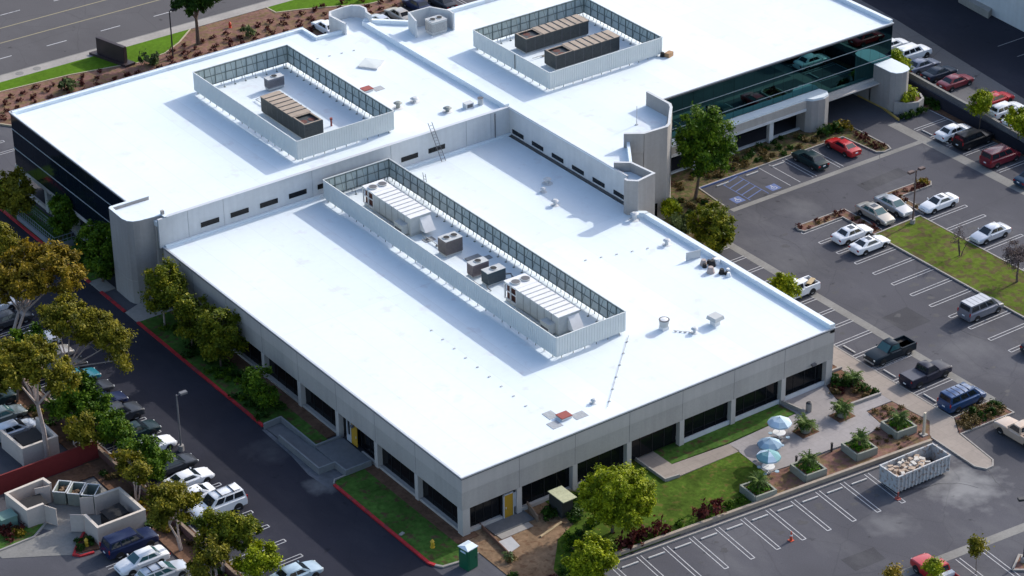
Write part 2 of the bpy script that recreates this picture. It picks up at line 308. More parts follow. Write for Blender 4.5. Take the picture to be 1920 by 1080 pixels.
struct('lawn', MB().prism([(-60, 107.4), (8.6, 107.3), (17.4, 106.6), (23, 105.4), (25.5, 104.7), (29.5, 105.2), (32.5, 107), (35.5, 109.55), (-60, 109.55)], 0, 0.17), GRASSB)
struct('lawn', MB().prism([(46.4, 109.55), (46.6, 107.6), (49.5, 106.6), (53, 105.0), (57.1, 102.9), (62, 102.4), (80, 102.4), (80, 109.55)], 0, 0.17), GRASSB)
struct('mulch_bank', MB().prism([(-60, 99.4), (4.8, 99.4), (6.2, 97.5), (6.4, 84), (46, 84), (46, 96.5), (49.3, 99.8), (90, 99.8), (90, 109.5), (-60, 109.5)], 0, 0.14), MULCH)
EDGE = M('edging_strip', (0.36, 0.31, 0.22), rough=0.9)
struct('edging', MB().wall([(-60, 107.3), (8.6, 107.2), (17.4, 106.5), (23, 105.3), (25.5, 104.6), (29.5, 105.1), (32.5, 106.9), (35.5, 109.5)], 0.18, 0, 0.2).wall([(46.5, 109.5), (46.6, 107.5), (49.5, 106.5), (53, 104.9), (57.1, 102.8), (62, 102.3), (80, 102.3)], 0.18, 0, 0.2).wall([(-60, 99.3), (4.8, 99.3), (6.2, 97.4)], 0.2, 0, 0.2), EDGE)
# west side planting strip between kerb and buildings
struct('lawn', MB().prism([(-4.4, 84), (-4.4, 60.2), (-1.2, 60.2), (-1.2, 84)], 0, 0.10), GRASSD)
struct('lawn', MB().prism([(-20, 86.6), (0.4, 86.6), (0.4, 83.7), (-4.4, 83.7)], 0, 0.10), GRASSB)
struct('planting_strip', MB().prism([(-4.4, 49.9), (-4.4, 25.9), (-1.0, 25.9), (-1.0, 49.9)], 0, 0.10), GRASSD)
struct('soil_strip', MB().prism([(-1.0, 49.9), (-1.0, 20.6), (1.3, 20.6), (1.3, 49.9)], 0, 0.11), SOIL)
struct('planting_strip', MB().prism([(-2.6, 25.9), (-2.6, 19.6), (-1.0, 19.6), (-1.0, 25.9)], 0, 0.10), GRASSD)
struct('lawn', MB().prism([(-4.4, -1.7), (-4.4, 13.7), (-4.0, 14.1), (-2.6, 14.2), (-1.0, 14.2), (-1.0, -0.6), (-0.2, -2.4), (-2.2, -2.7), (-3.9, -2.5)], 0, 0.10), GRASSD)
struct('soil_strip', MB().prism([(-1.0, 14.2), (-1.0, -0.6), (1.3, -0.6), (1.3, 14.2)], 0, 0.11), SOIL)
struct('apron', MB().prism([(-4.6, 52.4), (-4.6, 49.9), (-0.5, 49.9), (-0.5, 54)], 0, 0.10).prism([(-4.6, 60.2), (-4.6, 57.4), (-3.0, 57.4), (-3.0, 60.2)], 0, 0.10), CONC)
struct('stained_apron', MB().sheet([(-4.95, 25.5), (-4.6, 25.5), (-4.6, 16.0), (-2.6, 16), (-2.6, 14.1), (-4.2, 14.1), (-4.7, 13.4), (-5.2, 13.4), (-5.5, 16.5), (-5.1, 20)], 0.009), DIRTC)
struct('red_kerb', MB().wall([(-4.55, 84), (-4.55, 60)], 0.3, 0, 0.16).wall([(-4.55, 57.6), (-4.55, 52.6)], 0.3, 0, 0.16).wall([(-4.55, 49.9), (-4.55, 25.9)], 0.3, 0, 0.16).wall([(-4.55, 13.6), (-4.55, -1.4), (-4.3, -2.0)], 0.3, 0, 0.16), REDC)
struct('kerb', MB().wall([(-4.3, -2.0), (-3.9, -2.6), (-2.4, -2.85), (-0.3, -2.7)], 0.22, 0, 0.15).wall([(-4.5, 13.8), (-4.1, 14.3), (-2.7, 14.3)], 0.15, 0, 0.14), CONC)
# south side
struct('bare_dirt', MB().prism([(-0.2, -13.5), (3.4, -13.5), (7.0, -6.0), (12.4, -3.6), (12.4, 0.9), (-0.2, 0.9)], 0, 0.05), DIRTT)
struct('lawn', MB().prism([(9.0, 0.9), (9.0, -4.1), (6.4, -5.2), (3.4, -8.6), (2.6, -13.5), (8.3, -10.3), (23.4, -11.6), (27.6, -8.1), (27.9, -3.9), (19.6, -3.9), (19.4, -0.6), (19.4, 0.9)], 0, 0.10), GRASS)
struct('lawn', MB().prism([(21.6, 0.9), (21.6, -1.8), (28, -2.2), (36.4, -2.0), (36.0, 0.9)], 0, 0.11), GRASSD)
struct('path', MB().prism([(19.7, 0.9), (19.4, -3.6), (20.1, -3.8), (28.0, -3.9), (28.0, -2.4), (21.7, -1.9), (21.7, 0.9)], 0, 0.12), CONW)
struct('plaza', MB().prism([(28.0, -2.4), (36.4, -2.1), (36.2, 0.9), (42.3, 0.9), (41.2, -2.0), (40.6, -3.9), (45.0, -4.3), (45.0, -5.8), (41.9, -5.7), (41.4, -8.4), (38.0, -9.0), (34.6, -8.6), (30.6, -8.5), (27.6, -8.1)], 0, 0.12), CONP)
struct('flower_bed', MB().prism([(42.9, 1.5), (41.2, -1.9), (41.4, -3.9), (44.9, -4.2), (45.2, 1.5)], 0, 0.10), SOIL)
struct('flower_bed', MB().prism([(45.0, -5.9), (41.95, -5.8), (41.5, -8.5), (38.0, -9.1), (30.6, -8.6), (27.6, -8.2), (23.6, -11.5), (43.6, -13.0), (45.4, -10.6), (45.4, -6)], 0, 0.095), MULCH)
struct('path', MB().prism([(45.2, 27.5), (45.0, -4.3), (45.0, -5.8), (45.4, -10.5), (43.7, -12.3), (43.4, -18.4), (43.9, -19.3), (44.7, -19.3), (45.3, -18.6), (46.0, -13.7), (47.6, -11.4), (47.5, 27.5)], 0, 0.125), CONW)
struct('flower_bed', MB().prism([(46.1, -13.7), (47.7, -11.5), (52.6, -11.3), (52.6, -14.1)], 0, 0.11), MULCH)
struct('soil_strip', MB().prism([(42.9, 27.5), (42.9, 1.5), (45.2, 1.5), (45.2, 27.5)], 0, 0.10), SOIL)
struct('flower_bed', MB().prism([(42.9, 27.5), (52.4, 27.6), (57.8, 33.8), (58.3, 38.9), (79.2, 38.9), (79.6, 33.9), (80.4, 33.5), (81.6, 33.9), (81.6, 40.2), (80, 43.4), (54, 43.4), (44, 32)], 0, 0.10), M('bed_brown', (0.13, 0.09, 0.055), spec=0.06, rough=1, var=0.35, sc=2.5, big=0.2, bigsc=0.5, bump=0.6, col2=(0.075, 0.08, 0.03), mix=0.55))
struct('kerb', MB().wall([(52.4, 27.6), (57.8, 33.8), (58.3, 38.9), (79.2, 38.9), (79.6, 33.8), (80.4, 33.3), (81.4, 33.4), (81.7, 34.2), (81.7, 40.3)], 0.16, 0, 0.16), CONC)
# kerbs and gutters
struct('kerb', MB().wall([(47.5, 27.5), (47.5, -11.4), (52.6, -11.25), (52.7, -14.1), (46.15, -13.8), (45.4, -18.7), (44.7, -19.4), (43.9, -19.4), (43.35, -18.5), (43.6, -12.6)], 0.14, 0, 0.15), CONC)
a0 = -0.089
def F(x, y): return R2(x - 18.6, y, a0, 18.6, -12.0)     # the south lot runs slightly askew to the buildings
struct('kerb', MB().wall([F(6.0, 0.25), F(43.2, 0.25)], 0.16, 0, 0.15), CONC)
struct('retaining_kerb', MB().wall([F(8.5, 0.95), F(43.0, 0.95)], 0.3, 0, 0.42), M('block_tan', (0.30, 0.25, 0.20), rough=0.9, var=0.15, sc=3))
struct('gutter', MB().sheet([F(-12, -13.4), F(60, -13.4), F(60, -14.4), F(-12, -14.4)], 0.005).sheet([(52.3, 27.6), (53.3, 27.6), (53.3, -11.3), (52.7, -11.3), (52.3, -11.3)], 0.005).sheet([(57.9, 33.2), (57.9, 32.5), (85.4, 32.5), (85.4, 33.2)], 0.005).sheet([(85.4, 38.2), (86.8, 38.2), (86.4, -30), (85.0, -30)], 0.006), CONG)
# parking markings
mk = MB()
def hair(x0, x1, y, rnd=1, gap=0.42, mb=None):
    """pair of stripes from x0 to x1 at y, closed with a round end at x1"""
    mb = mb or mk; lo, hi = min(x0, x1), max(x0, x1)
    for s in (-1, 1): mb.box(lo, y + s * gap / 2 - 0.04, 0.004, hi, y + s * gap / 2 + 0.04, 0.012)
    if rnd: mb.box(x1 - 0.05, y - gap / 2, 0.004, x1 + 0.05, y + gap / 2, 0.012)
for k in range(-6, 30): hair(-18.2, -12.6, 6.2 + 2.76 * k)
for k in range(-5, 9):
    if k < 8: hair(66.0, 60.5, 5.2 + 2.755 * k - 0.0)
for k in range(-8, 0): pass
for k in range(-9, 5): hair(73.2, 78.6, 7.6 + 2.76 * k)
for k in range(-1, 10): hair(47.7, 52.4, 2.4 + 2.72 * k, rnd=0)
for yy in (-0.5, -3.3, -6.1, -8.8): hair(47.7, 52.4, yy, rnd=0)
for k in range(0, 15): hair(91.9, 87.0, 35.4 - 2.62 * k, rnd=0)
def hair2(x, y0, y1, T, gap=0.42, rnd=1):
    for s in (-1, 1):
        q = [T(x + s * gap / 2 + d, y) for d, y in ((-0.04, y0), (0.04, y0), (0.04, y1), (-0.04, y1))]; mk.prism(q, 0.004, 0.012)
    if rnd: mk.prism([T(x - gap / 2, y1 + 0.05), T(x + gap / 2, y1 + 0.05), T(x + gap / 2, y1 - 0.05), T(x - gap / 2, y1 - 0.05)], 0.004, 0.0125)
I2 = lambda x, y: (x, y)
for k in range(-6, 7): hair2(18.6 + 2.71 * k, 0.0, -5.4, F)
for k in range(-6, 8): hair2(17.5 + 2.66 * k, -14.6, -20.4, F)
mk.prism([F(-5, -20.35), F(40, -20.35), F(40, -20.5), F(-5, -20.5)], 0.004, 0.0115)
for x in (70.3, 74.2): hair2(x, 38.7, 33.5, I2, rnd=0, gap=0.5)
hair2(67.45, 38.7, 33.5, I2, rnd=0, gap=1.4)
mk.box(88, 38.3, 0.004, 92, 38.4, 0.012); mk.box(91.9, 33, 0.004, 92.0, 38.4, 0.0125)
for k in range(5): hair(-27, -21.8, 14.5 - 2.72 * k, rnd=0)
for k in range(3): hair(-2, 3.2, 95.3 + 2.7 * (k - 1))
for k in range(5): hair2(57.2 + 2.75 * k + 10, 99.4, 94.2, I2)
struct('parking_markings', mk, MARK)
ro = random.Random(21); oil = MB(); tar = MB()
def blob(x, y, r, z, mb):
    k = 12; ph = ro.random() * 6; mb.sheet([(x + r * (1 + .35 * math.sin(3 * t + ph) + ro.uniform(-.15, .15)) * math.cos(t), y + r * .8 * (1 + .3 * math.sin(2 * t + ph)) * math.sin(t)) for t in [2 * math.pi * i / k for i in range(k)]], z)
for k in range(90):
    q = ro.random()
    if q < .3: x, y = ro.choice([62.2, 64.2]) + ro.uniform(-.5, .5), 3.8 + 2.755 * ro.randint(-5, 6) + ro.uniform(-.3, .3)
    elif q < .45: x, y = ro.uniform(74.5, 77), 6.2 + 2.76 * ro.randint(-5, 4) + ro.uniform(-.3, .3)
    elif q < .7: x, y = F(18.6 + 2.71 * ro.randint(-4, 6) + 1.35 + ro.uniform(-.3, .3), ro.uniform(-3.6, -1.6))
    elif q < .8: x, y = ro.uniform(48.8, 51.5), 1.0 + 2.72 * ro.randint(-3, 8) + ro.uniform(-.3, .3)
    else: x, y = ro.uniform(54, 60), ro.uniform(-20, 30)
    blob(x, y, ro.uniform(.12, .42), .0052 + .00001 * k, oil)
struct('oil_stains', oil, M('oil_stain', (.038, .038, .044), rough=.6, var=.2, sc=3))
for k in range(16):
    x, y = ro.choice([(57, 20), (57, -5), (70, 29), (30, -21), (45, -24), (62, -12), (82, 12), (76, -4)]); x += ro.uniform(-5, 5); y += ro.uniform(-4, 4); a = ro.uniform(0, 3.1); P = [(x, y)]
    for j in range(9): a += ro.uniform(-.45, .45); x += math.cos(a) * .9; y += math.sin(a) * .9; P.append((x, y))
    tar.wall(P, .055, .004, .0056 + .00002 * k)
struct('crack_seal', tar, M('crack_seal', (.03, .03, .034), rough=.5))
struct('asphalt_patches', MB().sheet([(55, 3), (58.5, 3), (58.5, 6.5), (55, 6.4)], .0046).sheet([(72.5, 27.5), (79, 27.8), (79, 29.6), (72.5, 29.3)], .0046).sheet([(24, -22), (27.5, -22.3), (27.2, -24.2), (23.9, -24)], .0046), asphalt('asphalt_patch', (.052, .052, .060), crack=.05))
mb = MB().wall([(58.4, 38.78), (66.6, 38.78)], 0.10, 0, 0.165)
struct('blue_kerb', mb, MARKB)
mb = MB()
mb.box(61.0, 33.5, .004, 61.1, 38.5, .012); mb.box(63.6, 33.5, .004, 63.7, 38.5, .012)
for k in range(5): mb.prism([(61.1, 33.9 + k), (61.1, 34.05 + k), (63.6, 34.75 + k), (63.6, 34.6 + k)], .004, .0115)
struct('hatched_markings', mb, MARKB)
mb = MB(); 
for cx, cy in ((60.0, 34.4), (65.0, 34.3)): mb.box(cx - .65, cy - .65, .004, cx + .65, cy + .65, .010)
struct('blue_symbol_squares', mb, MARKB)
mb = MB()
for cx, cy in ((60.0, 34.4), (65.0, 34.3)):   # wheelchair symbol
    mb.cyl(cx, cy + .42, .010, .015, .10, 10); mb.box(cx - .05, cy - .05, .010, cx + .05, cy + .3, .016); mb.box(cx - .05, cy - .08, .010, cx + .28, cy + .02, .0155)
    for i in range(9):
        a = 1.9 + i * .5; mb.obox(cx - .02 + .3 * math.cos(a), cy - .12 + .3 * math.sin(a), .010, .0145, .16, .06, a + math.pi / 2)
    mb.box(cx + .24, cy - .38, .010, cx + .31, cy - .06, .0158)
struct('wheelchair_symbols', mb, MARK)
# grass island and planted strips between the parking rows
struct('lawn', MB().prism([(66.3, 19.5), (72.9, 19.7), (72.8, -30), (66.1, -30)], 0, 0.13), GRASSI)
struct('kerb', MB().wall([(66.2, -30), (66.2, 19.6), (72.95, 19.8), (72.95, -30)], 0.16, 0, 0.16), CONC)
struct('flower_bed', MB().prism([(60.8, 25.8), (60.6, 25.2), (60.9, 24.5), (66.2, 24.5), (66.3, 19.8), (67.5, 19.9), (67.5, 25.7)], 0, 0.12), MULCH)
struct('flower_bed', MB().prism([(73.6, 25.7), (73.6, 20.0), (74.3, 20.0), (74.4, 24.4), (78.8, 24.3), (79.3, 24.9), (79.0, 25.6)], 0, 0.12), MULCH)
struct('kerb', MB().wall([(66.2, 19.9), (66.2, 24.5), (60.9, 24.5), (60.55, 25.2), (60.8, 25.85), (67.55, 25.75), (67.55, 19.9)], 0.14, 0, 0.16).wall([(73.55, 19.9), (73.55, 25.75), (79.0, 25.65), (79.4, 24.9), (78.8, 24.25), (74.35, 24.3), (74.3, 19.95)], 0.14, 0, 0.16), CONC)
mb = MB().wall([(34.6, -31.9), (36.6, -30.7), (37.6, -31.9), (36, -33), (34.6, -31.9)], 0.2, 0, 0.16)
struct('kerb', mb, CONC); struct('flower_bed', MB().prism([(34.7, -31.9), (36.6, -30.8), (37.5, -31.9), (36, -32.9)], 0, 0.1), MULCH)
# raised lot beyond the north-east retaining wall
UP = 1.4
struct('upper_lot', MB().prism([(93.6, 100), (93.6, 46), (92.0, 22), (90.6, -60), (400, -60), (400, 100)], 0, UP), ASPHN)
struct('concrete_lane', MB().sheet([(105.9, 100), (105.2, 66), (104.3, 56.9), (102.2, 43.3), (99.0, 22), (90.7, -40), (92.1, 22), (93.9, 46), (93.9, 100)], UP + 0.005), CONNE)
struct('lane_markings', MB().box(108.5, 44.0, UP + .004, 113, 44.1, UP + .01).box(108.2, 40.5, UP + .004, 113, 40.6, UP + .01), MARKF)
struct('planting_strip', MB().prism([(90.7, -30), (91.9, 22), (92.2, 38.3), (90.8, 39), (91.5, 46), (93.4, 46), (92.2, 22), (91.0, -30)], 0, 0.08), SOIL)
# trash yard ground, lower left lot, soil slope
struct('concrete_pad', MB().prism([(-29.4, 24.2), (-28.2, 22.4), (-33.6, 22.4), (-33.6, 21.2), (-27.4, 17.4), (-26.0, 17.6), (-21.4, 17.9), (-21.3, 27.6), (-29.9, 27.6)], 0, 0.03), CONG)
struct('soil_slope', MB().prism([(-21.0, 30.2), (-19.2, 30.2), (-19.2, 64), (-21.0, 64), (-21.3, 50)], 0, 0.12).prism([(-21.4, 27.9), (-19.2, 27.9), (-19.2, 30.0), (-29, 30.0), (-29, 27.9)], 0, 0.12).prism([(-21.2, 17.6), (-19.2, 17.6), (-19.2, 27.9), (-21.2, 27.9)], 0, 0.11).prism([(-21.4, 17.6), (-19.2, 17.6), (-19.2, -30), (-21.6, -30)], 0, 0.115), SOIL)
struct('planting_strip', MB().prism([(-19.0, 64), (-18.3, 64), (-18.3, -30), (-19.0, -30)], 0, 0.14), SOIL)
struct('kerb', MB().wall([(-18.25, 64), (-18.25, -30)], 0.14, 0, 0.16), CONC)
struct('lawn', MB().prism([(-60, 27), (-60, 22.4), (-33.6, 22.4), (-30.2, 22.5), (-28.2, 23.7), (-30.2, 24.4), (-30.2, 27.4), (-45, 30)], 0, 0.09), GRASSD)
struct('kerb', MB().wall([(-60, 22.3), (-33.6, 22.3), (-29.9, 22.4), (-28.1, 23.7)], 0.18, 0, 0.15).wall([(-26.0, 17.3), (-21.6, 17.3)], 0.18, 0, 0.15), CONC)
struct('red_kerb', MB().wall([(-26.1, 20.4), (-27.6, 18.9), (-28.4, 17.9), (-28.0, 17.4), (-26.8, 17.2)], 0.22, 0, 0.16), REDC)
struct('soil_bed', MB().prism([(-26.1, 20.2), (-28.2, 17.9), (-26.2, 17.4), (-26.0, 17.9)], 0, 0.12), SOIL)

# ============================================================ BUILDINGS
ZR1, ZR2, ZR3 = 6.12, 9.02, 9.30          # roof levels: south wing, west block, east block
DARKV = BLACKG
# ---------------- south wing, single storey
B1 = thing('office_wing', 'long single-storey grey concrete wing with a bright white flat roof in the foreground', 'building', (0, 0, 0))
part('roof', MB().box(0.12, 0.12, 5.7, 42.2, 52.0, ZR1), ROOF, B1)
rf = MB().box(42.15, 0.0, 5.7, 42.7, 28.1, 6.62).box(0.3, -0.02, 6.0, 42.16, 0.12, 6.2, 1)
rf.wall([(42.45, 28.0), (42.45, 28.35), (41.7, 28.95)], 0.5, 5.7, 6.62)
part('parapet', rf, [ROOF, ROOF], B1)
cp = MB().box(-0.06, -0.06, 6.10, 42.76, 0.10, 6.235).box(-0.06, 0.10, 6.10, 0.10, 52.0, 6.235)
part('coping', cp, COPE, B1)
part('gravel_stop', MB().box(-0.03, -0.035, 5.98, 42.73, 0.0, 6.10).box(-0.035, 0.0, 5.98, 0.0, 52.0, 6.10).box(0.45, 0.10, 6.12, 42.1, 0.17, 6.17).box(0.10, 0.45, 6.12, 0.17, 51.9, 6.17), COPD, B1)
# front fascia: rough lower band, smooth upper band standing a little proud
def fascia(axis, a, b, face, sgn, joints):
    mb = MB()
    def bx(u0, u1, d0, d1, z0, z1, mi):
        if axis == 'x': mb.box(u0, face + sgn * d0, z0, u1, face + sgn * d1, z1, mi)
        else: mb.box(face + sgn * d0, u0, z0, face + sgn * d1, u1, z1, mi)
    bx(a, b, 0.035, 0.32, 2.78, 4.62, 0); bx(a, b, 0.0, 0.32, 4.62, 6.0, 1); bx(a, b, 0.03, 0.32, 6.0, 6.1, 1)
    for j in joints:
        bx(j - .018, j + .018, 0.031, 0.06, 2.78, 4.62, 2); bx(j - .018, j + .018, -0.004, 0.03, 4.62, 6.0, 2)
    return mb
FX = [6.1 * k for k in range(8)]; WY = [0.0, 7.2, 13.7, 20.2, 26.8, 33.3, 39.8, 46.3, 51.9]
part('wall', fascia('x', 0.0, 42.7, 0.0, 1, FX[1:7]), [FACADE, FACADEU, JOINT], B1)
part('wall', fascia('y', 0.33, 52.0, 0.0, 1, WY[1:8]), [FACADE, FACADEU, JOINT], B1)
part('wall', MB().box(42.38, 0.33, 0, 42.7, 31, 6.1), FACADE, B1)
part('soffit', MB().box(0.32, 0.32, 2.70, 42.3, 2.6, 2.78).box(0.32, 2.6, 2.70, 1.9, 51.9, 2.78), FACADE, B1)
for i, x in enumerate(FX):
    if i in (0, 7):
        x0 = 0.02 if i == 0 else 41.9; part('column', MB().box(x0, 0.02, 0, x0 + 0.78, 0.8, 2.78), FACADEU, B1)
    else: part('column', MB().box(x - .26, 0.02, 0, x + .26, 0.55, 2.78), FACADEU, B1)
for y in WY[1:8]: part('column', MB().box(0.02, y - .26, 0, 0.55, y + .26, 2.78), FACADEU, B1)
for i in range(7):
    x0, x1 = FX[i] + .3, FX[i + 1] - .3
    if i == 0: x0, x1 = 0.85, 4.35
    g = part('window', MB().box(x0, 0.56, 0.35, x1, 0.62, 2.72), BLACKG, B1)
    for k in range(1, 4): part('window_bar', MB().box(x0 + (x1 - x0) * k / 4 - .025, 0.52, 0.35, x0 + (x1 - x0) * k / 4 + .025, 0.559, 2.72), BLACK, g)
    if i != 3: part('sill', MB().box(x0, 0.26, 0, x1, 1.3, 0.35).box(x0, 0.16, 0, x1, 0.26, 0.40 if i < 3 else 0.55), FACADEU if i < 3 else WALLW, B1)
for i in range(8):
    y0, y1 = WY[i] + .3, WY[i + 1] - .3
    if i == 0: y0 = 0.85
    g = part('window', MB().box(0.56, y0, 0.35, 0.62, y1, 2.72), BLACKG, B1)
    for k in range(1, 4): part('window_bar', MB().box(0.52, y0 + (y1 - y0) * k / 4 - .025, .35, 0.559, y0 + (y1 - y0) * k / 4 + .025, 2.72), BLACK, g)
    if i != 2: part('sill', MB().box(0.24, y0, 0, 1.3, y1, 0.30).box(0.14, y0, 0, 0.24, y1, 0.36), FACADE, B1)
    else: part('sill', MB().box(0.14, 13.99, 0, 0.34, 16.4, 0.36), FACADE, B1)
part('core', MB().box(1.3, 1.3, 0, 42.3, 52, 2.7), BLACK, B1)
part('doorway', MB().box(4.35, .4, .1, 5.8, .46, 2.72), BLACK, B1)
d = part('door', MB().box(4.55, 0.12, 0.12, 5.45, 0.19, 2.45), GOLD, B1); part('door_handle', MB().box(4.65, 0.07, 1.05, 4.72, 0.12, 1.25), COPE, d)
part('door_frame', MB().box(4.43, 0.1, 0.1, 4.54, 0.25, 2.55).box(5.46, 0.1, .1, 5.55, .25, 2.55).box(4.43, 0.1, 2.46, 5.55, 0.25, 2.56).box(5.55, 0.14, 0.9, 5.82, 0.2, 2.4), COPE, B1)
d = part('door', MB().box(0.12, 17.0, 0.5, 0.19, 17.95, 2.65), GOLD, B1); part('door_handle', MB().box(0.07, 17.1, 1.4, 0.12, 17.17, 1.6), COPE, d)
part('door_frame', MB().box(0.08, 17.96, 0.5, 0.22, 18.1, 2.72).box(.08, 18.6, .5, .22, 18.7, 2.72).box(0.1, 18.1, 0.5, 0.16, 18.6, 1.2), COPE, B1)
part('wall_lamp', MB().box(39.9, -0.28, 3.0, 40.4, 0.0, 3.2), COPD, B1)
part('wall_lamp', MB().box(-0.2, 17.3, 2.5, 0.0, 17.6, 2.75), COPD, B1)

# ---------------- west block, two storeys, dark curtain wall
B2 = thing('office_block', 'two-storey block with a white flat roof and dark ribbon glass facing the left edge', 'building', (0, 52, 0))
P2 = [(-0.75, 57), (-0.75, 83.15), (35.75, 83.15), (35.75, 80.15), (39.2, 79.9), (42.3, 80.2), (42.3, 52.25), (-0.4, 52.25), (-0.6, 57)]
part('roof', MB().prism(P2, 8.5, ZR2), ROOF, B2)
part('upper_floor', MB().prism([(-0.6, 57), (-0.6, 83.0), (35.6, 83.0), (35.6, 80.0), (42.2, 80.0), (42.2, 52.35), (-0.4, 52.35)], 3.1, 8.5), FACADE, B2)
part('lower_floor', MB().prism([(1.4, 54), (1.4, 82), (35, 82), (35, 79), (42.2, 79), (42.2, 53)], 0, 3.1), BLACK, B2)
part('parapet', MB().wall([(-0.7, 83.2), (35.9, 83.2), (35.9, 80.2), (39.3, 79.95)], 0.35, 8.5, 9.40).box(-0.88, 57.2, 9.0, -0.6, 83.2, 9.32).box(0.7, 52.1, 9.0, 42.4, 52.3, 9.34), ROOF, B2)
jm = MB().box(-0.3, 51.98, ZR1, 42.58, 52.24, 9.32)
for x in (3.0, 7.1, 17.6, 27.3, 36.9, 40.1): jm.box(x - .015, 51.965, ZR1, x + .015, 51.98, 9.3, 1)
part('wall', jm, [WALLW, M('joint_grey', (.25, .26, .27), rough=.9)], B2)
part('downpipe', MB().tube([(40.6, 51.88, ZR1), (40.6, 51.88, 9.2)], .05, 6), COPD, B2)
part('coping', MB().box(0.6, 51.92, 9.34, 42.4, 52.34, 9.40).box(-0.98, 57.0, 9.30, -0.86, 83.4, 9.42).box(-0.98, 83.36, 9.38, 36.1, 83.46, 9.44), COPE, B2)
part('gravel_stop', MB().box(-0.96, 57.2, 9.16, -0.86, 83.4, 9.28), COPD, B2)
part('roof_curb', MB().box(0.2, 51.7, ZR1, 42.5, 51.97, 6.36), ROOF, B2)
for k in range(9):
    x = 4.4 + 3.45 * k; part('louvre', MB().box(x, 51.93, 6.98, x + 2.1, 51.985, 7.52).box(x + .05, 51.91, 7.2, x + 2.05, 51.93, 7.22), BLACKG, B2)
NYS = [57.3 + 6.5 * k for k in range(5)]
for a_, z0, z1 in ((0, 3.15, 5.12), (1, 5.22, 7.37), (2, 7.47, 9.12)):
    for k in range(4):
        part('window', MB().box(-0.9, NYS[k], z0, -0.62, NYS[k + 1], z1), NAVYG, B2)
part('mullion', MB().box(-0.93, 57.2, 5.12, -0.62, 83.3, 5.22).box(-0.93, 57.2, 7.37, -0.62, 83.3, 7.47), MULL, B2)
vm = MB()
for k in range(18): vm.box(-0.905, 57.3 + 1.5 * k, 3.15, -0.9, 57.315 + 1.5 * k, 9.1)
part('mullion', vm, BLACK, B2)
part('beam', MB().box(-0.95, 57.2, 2.72, -0.4, 83.4, 3.14), FACADEU, B2)
part('soffit', MB().box(-0.4, 57.2, 2.8, 1.4, 83.3, 2.9), FACADE, B2)
for y in (83.0, 76.6, 70.2, 63.8): part('column', MB().box(-0.85, y - .3, 0, -0.3, y + .3, 2.75), WALLW, B2)
for y0, y1 in ((64.2, 69.8), (70.6, 76.2), (77, 82.6)): part('window', MB().box(1.2, y0, 0.3, 1.39, y1, 2.75), BLACKG, B2)
part('sill', MB().box(-0.75, 57.3, 0, -0.5, 83.2, 0.42), FACADEU, B2)
# rounded stair tower at the south-west corner
tw = [(-2.9, 57.1), (-2.95, 54.2), (-2.8, 53.6), (-2.45, 53.2), (-1.9, 53.0), (0.55, 52.75), (0.6, 52.0)]
tower = part('stair_tower', MB().wall(tw, 0.3, 0, 9.40).wall([(-2.9, 57.1), (1.4, 57.1)], 0.3, 3.0, 9.40).box(-2.7, 56.9, 0, -0.6, 57.2, 3.0), WALLT, B2)
part('tower_roof', MB().prism([(-2.85, 57), (-2.85, 54.2), (-2.4, 53.3), (-1.8, 53.1), (0.5, 52.9), (0.8, 52.3), (0.8, 57)], 8.6, 9.06), ROOF, B2)
part('coping', MB().wall(tw, 0.36, 9.40, 9.45).wall([(-2.9, 57.1), (1.4, 57.1)], 0.36, 9.40, 9.448), ROOF, B2)
part('wall_joints', MB().wall([(p[0] - .165, p[1] - .04) for p in tw[:5]], 0.02, 2.6, 2.66), FACADE, B2)
part('post', MB().box(0.42, 52.5, 9.4, 0.72, 52.8, 9.85), WALLT, B2)
# curved screen wall on the north side
jw = [(39.3, 79.3), (39.1, 82.3), (39.7, 83.2), (41.5, 83.4), (42.7, 83.3), (43.4, 82.6), (43.5, 81.6), (43.0, 80.6), (42.9, 79.6)]
part('screen_wall', MB().wall(jw, 0.25, 0, 10.45), WALLW, B2); part('bay_roof', MB().prism(jw, 8.6, 9.0), ROOF, B2)

# ---------------- east block, two storeys, teal curtain wall
B3 = thing('office_block', 'two-storey block with teal mirror glass above the parking bays at upper right', 'building', (66, 60, 0))
P3 = [(42.75, 80.6), (46.4, 76.9), (90.25, 76.5), (90.25, 43.75), (54.8, 43.75), (54.8, 39.7), (51, 35.8), (48.1, 36.0), (46.6, 36.9), (44.3, 33.4), (44.0, 32.8), (44.1, 29.8), (42.0, 29.3), (41.5, 30.0), (42.75, 31.5)]
part('roof', MB().prism([(42.75, 80.6), (46.4, 76.9), (90.25, 76.5), (90.25, 43.75), (54.6, 43.75), (54.6, 39.9), (50.9, 35.95), (48.1, 36.1), (46.8, 37.0), (44.3, 33.4), (42.75, 33.6)], 8.6, ZR3), ROOF, B3)
part('upper_floor', MB().prism([(42.7, 80), (46.5, 76.6), (90, 76.3), (90, 44.0), (54.6, 44.0), (54.5, 39.8), (51, 36.1), (48.1, 36.2), (46.8, 37.1), (44.2, 33.4), (42.7, 33.4)], 3.2, 8.6), FACADE, B3)
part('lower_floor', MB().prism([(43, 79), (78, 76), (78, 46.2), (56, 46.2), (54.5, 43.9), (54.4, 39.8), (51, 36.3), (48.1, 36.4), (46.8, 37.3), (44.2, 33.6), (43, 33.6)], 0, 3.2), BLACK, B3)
part('wall', MB().box(42.55, 31.6, ZR1, 42.8, 52.24, 9.36), WALLW, B3)
part('parapet', MB().box(42.2, 52.3, 9.0, 42.78, 80.4, 9.62).wall([(42.5, 80.5), (46.4, 76.8), (90.3, 76.4), (90.3, 43.7)], 0.45, 8.6, 9.75).box(54.9, 43.62, 9.2, 90.5, 43.80, 9.40).box(42.5, 33.6, 9.2, 42.82, 52.2, 9.40), ROOF, B3)
